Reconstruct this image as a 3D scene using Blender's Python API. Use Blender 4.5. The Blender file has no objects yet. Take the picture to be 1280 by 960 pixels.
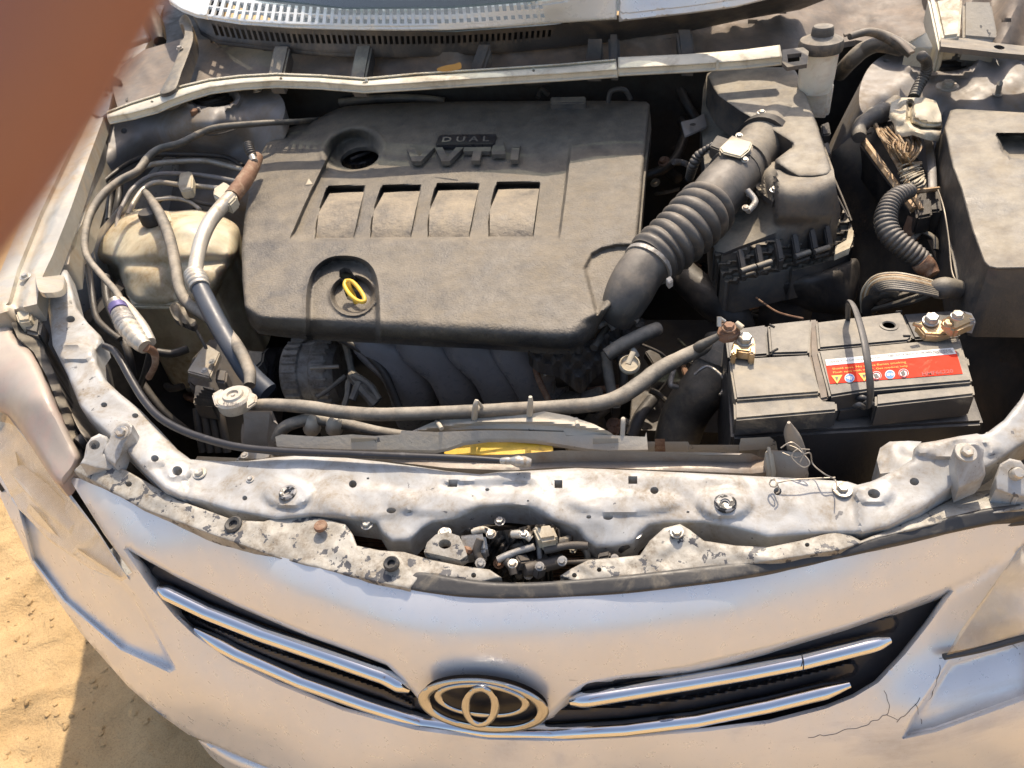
import bpy, bmesh, math, random
import numpy as np
from mathutils import Vector, Matrix
from mathutils.geometry import delaunay_2d_cdt
random.seed(7); rng = np.random.default_rng(7)
S = bpy.context.scene
# ------------------------------------------------------------------ camera
F = 950.0
_Y = np.array([.166, .640, -.750]); _Y /= np.linalg.norm(_Y)
_X = np.array([.983, -.008, .183]); _X -= _Y * (_X @ _Y); _X /= np.linalg.norm(_X)
_Z = np.cross(_X, _Y)
R = np.stack([_X, _Y, _Z])                      # camera -> world
C = np.array([0, 0, 1.45])
cam_d = bpy.data.cameras.new('camera'); cam = bpy.data.objects.new('camera', cam_d); S.collection.objects.link(cam)
M4 = Matrix([[*R[0], C[0]], [*R[1], C[1]], [*R[2], C[2]], [0, 0, 0, 1]])
cam.matrix_world = M4
cam_d.sensor_width = 36; cam_d.lens = F / 1280 * 36; cam_d.clip_start = .005; cam_d.clip_end = 500
cam_d.dof.use_dof = True; cam_d.dof.focus_distance = .88; cam_d.dof.aperture_fstop = 13
S.camera = cam
# ------------------------------------------------------------------ world, sun, exposure
SUN_EL, SUN_AZ = math.radians(58), math.radians(5)   # azimuth clockwise from +Y (the windscreen side)
W = bpy.data.worlds.new('World'); S.world = W; W.use_nodes = True
nt = W.node_tree; bg = nt.nodes['Background']
sky = nt.nodes.new('ShaderNodeTexSky'); sky.sky_type = 'NISHITA'; sky.sun_disc = False
sky.sun_elevation = SUN_EL; sky.sun_rotation = SUN_AZ; sky.dust_density = 3.0; sky.air_density = 1.0; sky.ozone_density = 1.0
nt.links.new(sky.outputs[0], bg.inputs[0]); bg.inputs[1].default_value = .15
sd = bpy.data.lights.new('sun', 'SUN'); sun = bpy.data.objects.new('sun', sd); S.collection.objects.link(sun)
sd.energy = 3.3; sd.angle = math.radians(.53); sd.color = (1, .91, .77)
sv = Vector((math.sin(SUN_AZ) * math.cos(SUN_EL), math.cos(SUN_AZ) * math.cos(SUN_EL), math.sin(SUN_EL)))
sun.rotation_euler = sv.to_track_quat('Z', 'Y').to_euler()
S.view_settings.view_transform = 'Standard'; S.view_settings.look = 'None'; S.view_settings.gamma = 1
S.view_settings.exposure = .70
S.view_settings.use_white_balance = True; S.view_settings.white_balance_temperature = 7100; S.view_settings.white_balance_tint = 12
# ------------------------------------------------------------------ helpers
COL = S.collection
def P(px, py, z):
    """point at height z that is seen at (px, py) of the 1280x960 survey photograph"""
    px, py, z = np.broadcast_arrays(np.asarray(px, float), np.asarray(py, float), np.asarray(z, float))
    d = np.stack([(px - 640) / F, -(py - 480) / F, -np.ones_like(px)], -1) @ R.T
    t = (z - C[2]) / d[..., 2]
    return C + d * t[..., None]
def depth(v): return float(-((np.asarray(v) - C) @ R)[2])
def V(px, py, z): return Vector(P(px, py, z))
def PR(v):
    c = (np.asarray(v) - C) @ R
    return 640 + F * c[0] / -c[2], 480 - F * c[1] / -c[2]
def pxm(n, px, py, z): return n * depth(P(px, py, z)) / F      # n photo pixels at that spot, in metres

def setp(o, label=None, cat=None, group=None, kind=None):
    if label: o['label'] = label
    if cat: o['category'] = cat
    if group: o['group'] = group
    if kind: o['kind'] = kind
    return o
def thing(name, label, cat, loc=(0, 0, 0), group=None):
    o = bpy.data.objects.new(name, None); COL.objects.link(o); o.location = loc; o.empty_display_size = .05
    return setp(o, label, cat, group)
def wloc(o):
    v = Vector((0, 0, 0))
    while o is not None:
        v += o.location; o = o.parent
    return v
def link(name, me, m, parent=None, smooth=True, ang=38):
    """origin goes to the middle of the mesh; parents are only ever translated"""
    n = len(me.vertices); co = np.empty(n * 3, 'f'); me.vertices.foreach_get('co', co); co = co.reshape(-1, 3)
    c = (co.min(0) + co.max(0)) / 2
    me.vertices.foreach_set('co', (co - c).ravel()); me.update()
    o = bpy.data.objects.new(name, me); COL.objects.link(o)
    if m is not None: me.materials.append(m)
    if parent is not None:
        o.parent = parent; o.location = Vector(c) - wloc(parent)
    else: o.location = Vector(c)
    if smooth:
        me.shade_smooth()
        me.set_sharp_from_angle(angle=math.radians(ang))
    return o
def mesh(name, verts, faces, m, parent=None, smooth=True, ang=38):
    me = bpy.data.meshes.new(name); me.from_pydata([tuple(v) for v in verts], [], [tuple(f) for f in faces]); me.validate()
    bm = bmesh.new(); bm.from_mesh(me); bmesh.ops.recalc_face_normals(bm, faces=bm.faces); bm.to_mesh(me); bm.free()
    return link(name, me, m, parent, smooth, ang)
def catmull(p, n, closed=False):
    p = np.asarray(p, float); k = len(p)
    if k == 2: return p[0] + (p[1] - p[0]) * np.linspace(0, 1, n)[:, None]
    out = []; segs = k if closed else k - 1
    for i in range(segs):
        if closed: a, b, c, d = p[(i - 1) % k], p[i], p[(i + 1) % k], p[(i + 2) % k]
        else: a, b, c, d = p[max(i - 1, 0)], p[i], p[i + 1], p[min(i + 2, k - 1)]
        m = max(2, int(n / segs)); t = np.linspace(0, 1, m, endpoint=False)[:, None]
        out.append(.5 * ((2 * b) + (-a + c) * t + (2 * a - 5 * b + 4 * c - d) * t ** 2 + (-a + 3 * b - 3 * c + d) * t ** 3))
    if not closed: out.append(p[-1:])
    return np.concatenate(out)
def resample(p, step, closed=True):
    p = np.asarray(p, float)
    q = np.vstack([p, p[:1]]) if closed else p
    out = []
    for a, b in zip(q[:-1], q[1:]):
        n = max(1, int(round(np.linalg.norm(b - a) / step)))
        out.append(a + (b - a) * (np.arange(n) / n)[:, None])
    return np.concatenate(out)
def inside(pts, poly):
    x, y = pts[:, 0], pts[:, 1]; r = np.zeros(len(pts), bool)
    for (x1, y1), (x2, y2) in zip(poly, np.roll(poly, -1, 0)):
        if y1 == y2: continue
        c = (y1 > y) != (y2 > y); r ^= c & (x < (x2 - x1) * (y - y1) / (y2 - y1) + x1)
    return r
def dist(pts, poly, closed=True):
    poly = np.asarray(poly, float); d = np.full(len(pts), 1e9)
    b = np.roll(poly, -1, 0) if closed else poly[1:]; a = poly if closed else poly[:-1]
    for p, q in zip(a, b):
        e = q - p; L = e @ e
        if L == 0: continue
        t = np.clip(((pts - p) @ e) / L, 0, 1); d = np.minimum(d, np.hypot(*(pts - (p + t[:, None] * e)).T))
    return d
_W = [(math.cos(a), math.sin(a), f, p) for a, f, p in zip(rng.uniform(0, 6.28, 14), rng.uniform(.5, 2.2, 14), rng.uniform(0, 6.28, 14))]
def nz(x, y, s):
    """irregular waviness about +-1 with features of s survey pixels"""
    return sum(np.sin((x * c + y * q) * f * 2 * np.pi / s / 1.5 + p + 1.3 * np.sin((x * q - y * c) * f / s * 2 + p)) for c, q, f, p in _W) / 3.2
def sm01(x): x = np.clip(x, 0, 1); return x * x * (3 - 2 * x)
def zf(*ctrl, lam=1e-4):
    """height field through control points (px, py, z): thin plate spline, or a plane or constant"""
    c = np.array(ctrl, float)
    if len(c) == 1: return lambda x, y: np.full(np.shape(x), c[0, 2])
    if len(c) <= 3:
        A = np.c_[c[:, :2], np.ones(len(c))]; s = np.linalg.lstsq(A, c[:, 2], rcond=None)[0]
        return lambda x, y: s[0] * x + s[1] * y + s[2]
    s = 300.; X = c[:, :2] / s; n = len(c)
    def U(d2): return np.where(d2 > 1e-12, d2 * np.log(np.maximum(d2, 1e-12)), 0)
    K = U(((X[:, None] - X[None]) ** 2).sum(-1)) + np.eye(n) * lam; Pm = np.c_[np.ones(n), X]
    A = np.block([[K, Pm], [Pm.T, np.zeros((3, 3))]]); w = np.linalg.solve(A, np.r_[c[:, 2], 0, 0, 0])
    def f(x, y):
        q = np.stack([np.ravel(x), np.ravel(y)], -1) / s
        return (U(((q[:, None] - X[None]) ** 2).sum(-1)) @ w[:n] + w[n] + q @ w[n + 1:]).reshape(np.shape(x))
    return f
def blur_field(f, x0, x1, y0, y1, sig, st=8):
    """smoothed copy of a height field, so that a skin has no small dents"""
    xs = np.arange(x0, x1 + st, st); ys = np.arange(y0, y1 + st, st); X_, Y_ = np.meshgrid(xs, ys); Zg = f(X_, Y_); k = int(3 * sig / st); w = np.exp(-.5 * (np.arange(-k, k + 1) * st / sig) ** 2); w /= w.sum()
    Zp = np.pad(Zg, k, mode='reflect', reflect_type='odd'); Zp = np.apply_along_axis(lambda r_: np.convolve(r_, w, 'valid'), 1, Zp); Zp = np.apply_along_axis(lambda r_: np.convolve(r_, w, 'valid'), 0, Zp)
    def g(x, y):
        u = np.clip((np.asarray(x, float) - x0) / st, 0, len(xs) - 1.001); v = np.clip((np.asarray(y, float) - y0) / st, 0, len(ys) - 1.001); i, j = u.astype(int), v.astype(int); a, b = u - i, v - j
        a = a * a * (3 - 2 * a) * 0 + a
        return (Zp[j, i] * (1 - a) + Zp[j, i + 1] * a) * (1 - b) + (Zp[j + 1, i] * (1 - a) + Zp[j + 1, i + 1] * a) * b
    return g
def circ(cx, cy, rx, ry=None, n=16, rot=0):
    ry = rx * .72 if ry is None else ry
    a = np.arange(n) / n * 2 * np.pi; x, y = rx * np.cos(a), ry * np.sin(a); c, s = math.cos(rot), math.sin(rot)
    return np.stack([cx + x * c - y * s, cy + x * s + y * c], -1)
def sq(cx, cy, w, h=None, sk=0):
    h = h or w * .8; return np.array([[cx - w + sk, cy - h], [cx + w + sk, cy - h], [cx + w - sk, cy + h], [cx - w - sk, cy + h]], float)
def sheet(name, outline, z, m, parent=None, step=8, holes=(), skirt=.004, roll=None, relief=None, sm=True, n=90, ang=38, push=(0, 0), back=True, smooth=True, feats=(), fw=(1.2,)):
    """pressed panel: outline and holes as surveyed, heights from z, walls of depth skirt all round"""
    z = z if callable(z) else zf((0, 0, z))
    ol = np.asarray(outline, float)[:, :2]
    if sm: ol = catmull(ol, n, True)
    ol = resample(ol, step)
    keep = [0]
    for i in range(1, len(ol)):
        if np.linalg.norm(ol[i] - ol[keep[-1]]) > .35: keep.append(i)
    ol = ol[keep]
    hs = [resample(np.asarray(h, float), max(2.0, step * .6)) for h in holes]
    x0, y0 = ol.min(0); x1, y1 = ol.max(0)
    rings = []; clear = step * .45
    def offs(line, ds, closed):
        line = np.asarray(line, float); nx = np.roll(line, -1, 0) - np.roll(line, 1, 0) if closed else np.gradient(line, axis=0)
        ln = np.hypot(*nx.T); ln[ln == 0] = 1; nn = np.stack([-nx[:, 1], nx[:, 0]], -1) / ln[:, None]; o_ = []
        for d_ in ds:
            for s_ in (1, -1):
                q_ = line + nn * d_ * s_; o_.append(q_[(dist(q_, line, closed) > abs(d_) * .93)] if d_ else q_)
        return o_
    if roll is not None and roll[0] > 1:
        w_ = roll[0]; ds = [w_ * k_ for k_ in ((.12, .35, .7) if w_ < 6 else (.06, .18, .36, .62))]
        for r_ in offs(ol, ds, True):
            if len(r_): rings.append(r_[inside(r_, ol)])
        clear = max(clear, w_ * .72)
    for ft in feats:
        ft, cl = (ft if isinstance(ft, tuple) and isinstance(ft[1], bool) else (ft, False))
        ft = resample(np.asarray(ft, float), max(1.5, step * .7), cl)
        for r_ in offs(ft, (0,) + tuple(fw), cl):
            if len(r_): rings.append(r_[inside(r_, ol)])
    gx, gy = np.meshgrid(np.arange(x0 + step / 2, x1, step), np.arange(y0 + step / 2, y1, step * .87)); gx[1::2] += step / 2
    g = np.stack([gx.ravel(), gy.ravel()], -1)
    if len(g):
        g = g[inside(g, ol)]
        if len(g): g = g[dist(g, ol) > clear]
        if rings and len(g):
            allr = np.concatenate(rings); ok = np.ones(len(g), bool)
            for i0 in range(0, len(allr), 200): ok &= (((g[:, None] - allr[None, i0:i0 + 200]) ** 2).sum(-1) > (step * .4) ** 2).all(1)
            g = g[ok]
    if rings:
        rg = np.concatenate(rings)
        for h in hs: rg = rg[~inside(rg, h)] if len(rg) else rg
        key_ = np.unique(np.round(rg / .4).astype(int), axis=0, return_index=True)[1]; rg = rg[key_]
        if len(rg): rg = rg[dist(rg, ol) > .25]
        if len(rg): g = np.vstack([g, rg]) if len(g) else rg
    if len(g):
        for h in hs:
            if len(g):
                near = (np.abs(g - h.mean(0)) < (np.ptp(h, 0) / 2 + step * 2)).all(1)
                bad = near.copy(); bad[near] = inside(g[near], h) | (dist(g[near], h) < step * .45); g = g[~bad]
    pts = [ol] + hs + [g]; allp = np.concatenate([p for p in pts if len(p)])
    edges = []; o = 0
    for p in [ol] + hs:
        k = len(p); edges += [(o + i, o + (i + 1) % k) for i in range(k)]; o += k
    vo, _, fo, *_ = delaunay_2d_cdt([Vector(p) for p in allp], edges, [], 0, 1e-4)
    vo = np.array([tuple(v) for v in vo]); tr = np.array([f for f in fo if len(f) == 3])
    cen = vo[tr].mean(1); k = inside(cen, ol)
    for h in hs: k &= ~inside(cen, h)
    tr = tr[k]
    zz = z(vo[:, 0], vo[:, 1])
    if roll is not None:
        w, dr = roll; d = np.clip(dist(vo, ol) / w, 0, 1); zz = zz - dr * (1 - np.sqrt(np.maximum(0, 1 - (1 - d) ** 2)))
    if relief is not None: zz = zz + relief(vo[:, 0], vo[:, 1])
    co = P(vo[:, 0], vo[:, 1], zz); nv = len(co)
    from collections import Counter
    cnt = Counter(); dirn = {}
    for t in tr:
        for a, b in ((t[0], t[1]), (t[1], t[2]), (t[2], t[0])):
            cnt[(min(a, b), max(a, b))] += 1; dirn[(min(a, b), max(a, b))] = (a, b)
    lo = co.copy(); lo[:, 2] -= skirt; lo[:, 0] += push[0]; lo[:, 1] += push[1]
    faces = [tuple(t) for t in tr]
    for e, c in cnt.items():
        if c == 1: a, b = dirn[e]; faces.append((b, a, a + nv, b + nv))
    if back and skirt < .02: faces += [(t[0] + nv, t[2] + nv, t[1] + nv) for t in tr]
    co = np.vstack([co, lo])
    me = bpy.data.meshes.new(name); me.from_pydata(co.tolist(), [], [tuple(int(i) for i in f) for f in faces]); me.validate()
    bm = bmesh.new(); bm.from_mesh(me)
    bmesh.ops.delete(bm, geom=[v for v in bm.verts if not v.link_faces], context='VERTS')
    bmesh.ops.recalc_face_normals(bm, faces=bm.faces)
    up = sum(f.normal.z * f.calc_area() for f in bm.faces)
    if not (back and skirt < .02) and up < 0: bmesh.ops.reverse_faces(bm, faces=bm.faces)
    bm.to_mesh(me); bm.free()
    return link(name, me, m, parent, smooth, ang)
def frames(p):
    T = np.gradient(p, axis=0); T /= np.linalg.norm(T, axis=1)[:, None] + 1e-12
    u = np.cross(T[0], [0, 0, 1.]);
    if np.linalg.norm(u) < 1e-3: u = np.array([1., 0, 0])
    u /= np.linalg.norm(u); U = []
    for t in T:
        u = u - t * (u @ t); u /= np.linalg.norm(u); U.append(u)
    U = np.array(U); return T, U, np.cross(T, U)
def tube(name, pts, r, m, parent=None, seg=12, n=None, corr=None, flat=1.0, world=False, rot=0, wob=0):
    """pts (px, py, z) with radius r in photo pixels, or metres when world"""
    w = np.array([tuple(p) for p in pts], float) if world else P(*np.array(pts, float).T)
    if n is None: n = max(10, int(len(pts) * 7))
    L = np.linalg.norm(np.diff(w, axis=0), axis=1).sum()
    if corr: n = max(n, int(L / corr[1] * 8))
    rr = np.full(len(w), r, float) if np.isscalar(r) else np.array(r, float)
    if not world: rr = rr * np.array([depth(q) for q in w]) / F
    c = catmull(np.c_[w, rr], n); p = c[:, :3]; rad = c[:, 3]
    s = np.r_[0, np.cumsum(np.linalg.norm(np.diff(p, axis=0), axis=1))]
    if corr:
        s2 = np.linspace(0, s[-1], int(s[-1] / corr[1] * 8) + 2)
        p = np.stack([np.interp(s2, s, p[:, k]) for k in range(3)], -1); rad = np.interp(s2, s, rad); s = s2
        rad = rad * (1 + corr[0] * (np.abs(np.sin(s / corr[1] * np.pi)) ** .7 * 2 - 1))
    if wob: rad = rad * (1 + wob * np.sin(s * 160) * np.sin(s * 67 + 1))
    T, U, B = frames(p); a = np.arange(seg) / seg * 2 * np.pi + rot
    co = p[:, None] + rad[:, None, None] * (np.cos(a)[None, :, None] * U[:, None] + flat * np.sin(a)[None, :, None] * B[:, None])
    k = len(p); co = co.reshape(-1, 3); f = []
    for i in range(k - 1):
        for j in range(seg): f.append((i * seg + j, i * seg + (j + 1) % seg, (i + 1) * seg + (j + 1) % seg, (i + 1) * seg + j))
    f.append(tuple(range(seg))[::-1]); f.append(tuple((k - 1) * seg + j for j in range(seg)))
    me = bpy.data.meshes.new(name); me.from_pydata(co.tolist(), [], f); return link(name, me, m, parent, True, 50)
def lathe(name, c, prof, m, parent=None, axis=(0, 0, 1), seg=28, lobes=None):
    """prof: (radius, height) in metres from point c along axis"""
    q = Vector(axis).normalized().to_track_quat('Z', 'Y'); c = Vector(c); v = []; f = []
    for r, h in prof:
        for j in range(seg):
            a = j / seg * 2 * math.pi; rr = r * (1 + (lobes[1] * (1 if math.cos(a * lobes[0]) > 0 else -1) if lobes and lobes[2] <= h <= lobes[3] else 0))
            v.append(c + q @ Vector((rr * math.cos(a), rr * math.sin(a), h)))
    for i in range(len(prof) - 1):
        for j in range(seg): f.append((i * seg + j, i * seg + (j + 1) % seg, (i + 1) * seg + (j + 1) % seg, (i + 1) * seg + j))
    f.append(tuple(range(seg))[::-1]); f.append(tuple((len(prof) - 1) * seg + j for j in range(seg)))
    return mesh(name, v, f, m, parent, True, 35)
def prism(name, pts, h, m, parent=None, bev=.002, seg=2):
    """pts (px, py, z) outline of the top; solid goes h metres down"""
    top = [V(*p) for p in pts]; k = len(top); bm = bmesh.new()
    a = [bm.verts.new(p) for p in top]; b = [bm.verts.new(p - Vector((0, 0, h))) for p in top]
    bm.faces.new(a); bm.faces.new(b[::-1])
    for i in range(k): bm.faces.new((a[i], b[i], b[(i + 1) % k], a[(i + 1) % k]))
    bmesh.ops.recalc_face_normals(bm, faces=bm.faces)
    if bev: bmesh.ops.bevel(bm, geom=list(bm.edges), offset=bev, segments=seg, affect='EDGES', clamp_overlap=True)
    me = bpy.data.meshes.new(name); bm.to_mesh(me); bm.free(); return link(name, me, m, parent, True, 40)
def box(name, c, size, m, parent=None, rz=0, bev=.002, rx=0, ry=0):
    bm = bmesh.new(); bmesh.ops.create_cube(bm, size=1)
    bmesh.ops.scale(bm, vec=size, verts=bm.verts)
    if bev: bmesh.ops.bevel(bm, geom=list(bm.edges), offset=bev, segments=2, affect='EDGES', clamp_overlap=True)
    bmesh.ops.transform(bm, matrix=Matrix.Translation(Vector(c)) @ Matrix.Rotation(rz, 4, 'Z') @ Matrix.Rotation(ry, 4, 'Y') @ Matrix.Rotation(rx, 4, 'X'), verts=bm.verts)
    me = bpy.data.meshes.new(name); bm.to_mesh(me); bm.free(); return link(name, me, m, parent, True, 40)
def join(name, objs, parent=None):
    """merge freshly made pieces into one mesh"""
    bm = bmesh.new(); mats = []
    for o in objs:
        me = o.data; off = len(mats)
        idx = []
        for mm in me.materials:
            if mm not in mats: mats.append(mm)
            idx.append(mats.index(mm))
        t = bmesh.new(); t.from_mesh(me); bmesh.ops.transform(t, matrix=Matrix.Translation(wloc(o)), verts=t.verts)
        for f in t.faces: f.material_index = idx[f.material_index] if idx else 0
        tm = bpy.data.meshes.new('t'); t.to_mesh(tm); t.free(); bm.from_mesh(tm); bpy.data.meshes.remove(tm)
    for o in objs: bpy.data.objects.remove(o)
    me = bpy.data.meshes.new(name); bm.to_mesh(me); bm.free()
    o = link(name, me, None, parent)
    for mm in mats: o.data.materials.append(mm)
    return o
# ------------------------------------------------------------------ materials
def mat(name, col, rough=.5, metal=0., dirt=None, damt=.5, dscale=7., dust=None, duamt=.6, bump=.15, bscale=260., chips=None, chthr=.62, chscale=55., coat=0., trans=0., var=.12, spec=.5, grain=0., sss=0., alpha=1.):
    m = bpy.data.materials.new(name); m.use_nodes = True; n = m.node_tree.nodes; l = m.node_tree.links
    b = n['Principled BSDF']; geo = n.new('ShaderNodeNewGeometry')
    def noise(scale, det=5, rgh=.6, dist_=0.):
        t = n.new('ShaderNodeTexNoise'); t.inputs['Scale'].default_value = scale; t.inputs['Detail'].default_value = det
        t.inputs['Roughness'].default_value = rgh; t.inputs['Distortion'].default_value = dist_; l.new(geo.outputs['Position'], t.inputs['Vector']); return t.outputs['Fac']
    def rng_(x, a, b_, c=0., d=1.):
        t = n.new('ShaderNodeMapRange'); l.new(x, t.inputs[0]); t.inputs[1].default_value = a; t.inputs[2].default_value = b_; t.inputs[3].default_value = c; t.inputs[4].default_value = d; return t.outputs[0]
    def math_(op, x, y):
        t = n.new('ShaderNodeMath'); t.operation = op
        for i, k in enumerate((x, y)):
            if isinstance(k, (int, float)): t.inputs[i].default_value = k
            else: l.new(k, t.inputs[i])
        return t.outputs[0]
    def mix(fac, a, b_):
        t = n.new('ShaderNodeMix'); t.data_type = 'RGBA'
        if isinstance(fac, (int, float)): t.inputs[0].default_value = fac
        else: l.new(fac, t.inputs[0])
        for i, k in ((6, a), (7, b_)):
            if isinstance(k, tuple): t.inputs[i].default_value = (*k[:3], 1)
            else: l.new(k, t.inputs[i])
        return t.outputs[2]
    dk = tuple(c * (1 - var * 1.6) for c in col); lt = tuple(min(1, c * (1 + var)) for c in col)
    c = mix(rng_(noise(14, 6), .3, .7), dk, lt)
    ro = rough; me_ = metal
    masks = []
    if dirt:
        a = rng_(noise(dscale, 8, .68, .6), .62 - damt * .35, .72 - damt * .12); a2 = math_('MULTIPLY', a, rng_(noise(dscale * 9, 6, .7), .3, .62, .35, 1.)); c = mix(a2, c, dirt); masks.append(a2)
        f = rng_(noise(420, 3, .7), .66, .72); c = mix(math_('MULTIPLY', f, .55), c, tuple(x * .35 for x in dirt))
    if dust:
        sep = n.new('ShaderNodeSeparateXYZ'); l.new(geo.outputs['Normal'], sep.inputs[0])
        up = rng_(sep.outputs[2], .05, .95); dd = math_('MULTIPLY', math_('MULTIPLY', up, rng_(noise(24, 8, .72), .25, .7)), duamt); c = mix(dd, c, dust); masks.append(dd)
    if chips:
        ch = rng_(noise(chscale, 7, .62, .3), chthr, chthr + .012); c = mix(ch, c, chips)
    if grain:
        c = mix(rng_(noise(900, 2), .35, .65), mix(grain, c, (0, 0, 0)), c)
    l.new(c, b.inputs['Base Color'])
    r_ = rng_(noise(60, 5), .3, .7, max(0, rough - .08), min(1, rough + .1))
    for k in masks: r_ = math_('ADD', r_, math_('MULTIPLY', k, max(0, .75 - rough)))
    l.new(r_, b.inputs['Roughness'])
    if metal and masks:
        mm = math_('MULTIPLY', math_('SUBTRACT', 1., masks[0]), metal); l.new(mm, b.inputs['Metallic'])
    else: b.inputs['Metallic'].default_value = metal
    b.inputs['Specular IOR Level'].default_value = spec
    b.inputs['Coat Weight'].default_value = coat; b.inputs['Coat Roughness'].default_value = .12
    b.inputs['Transmission Weight'].default_value = trans
    if sss: b.inputs['Subsurface Weight'].default_value = sss; b.inputs['Subsurface Scale'].default_value = .02; b.inputs['Subsurface Radius'].default_value = (1, .6, .35)
    if bump:
        bp = n.new('ShaderNodeBump'); bp.inputs['Strength'].default_value = bump; bp.inputs['Distance'].default_value = .0015
        h = math_('ADD', noise(bscale, 4, .6), math_('MULTIPLY', noise(bscale * .13, 4), .8))
        if chips: h = math_('SUBTRACT', h, math_('MULTIPLY', ch, .6))
        l.new(h, bp.inputs['Height']); l.new(bp.outputs[0], b.inputs['Normal'])
    return m
DUST = (.42, .35, .26); BROWN = (.16, .105, .065)
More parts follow.
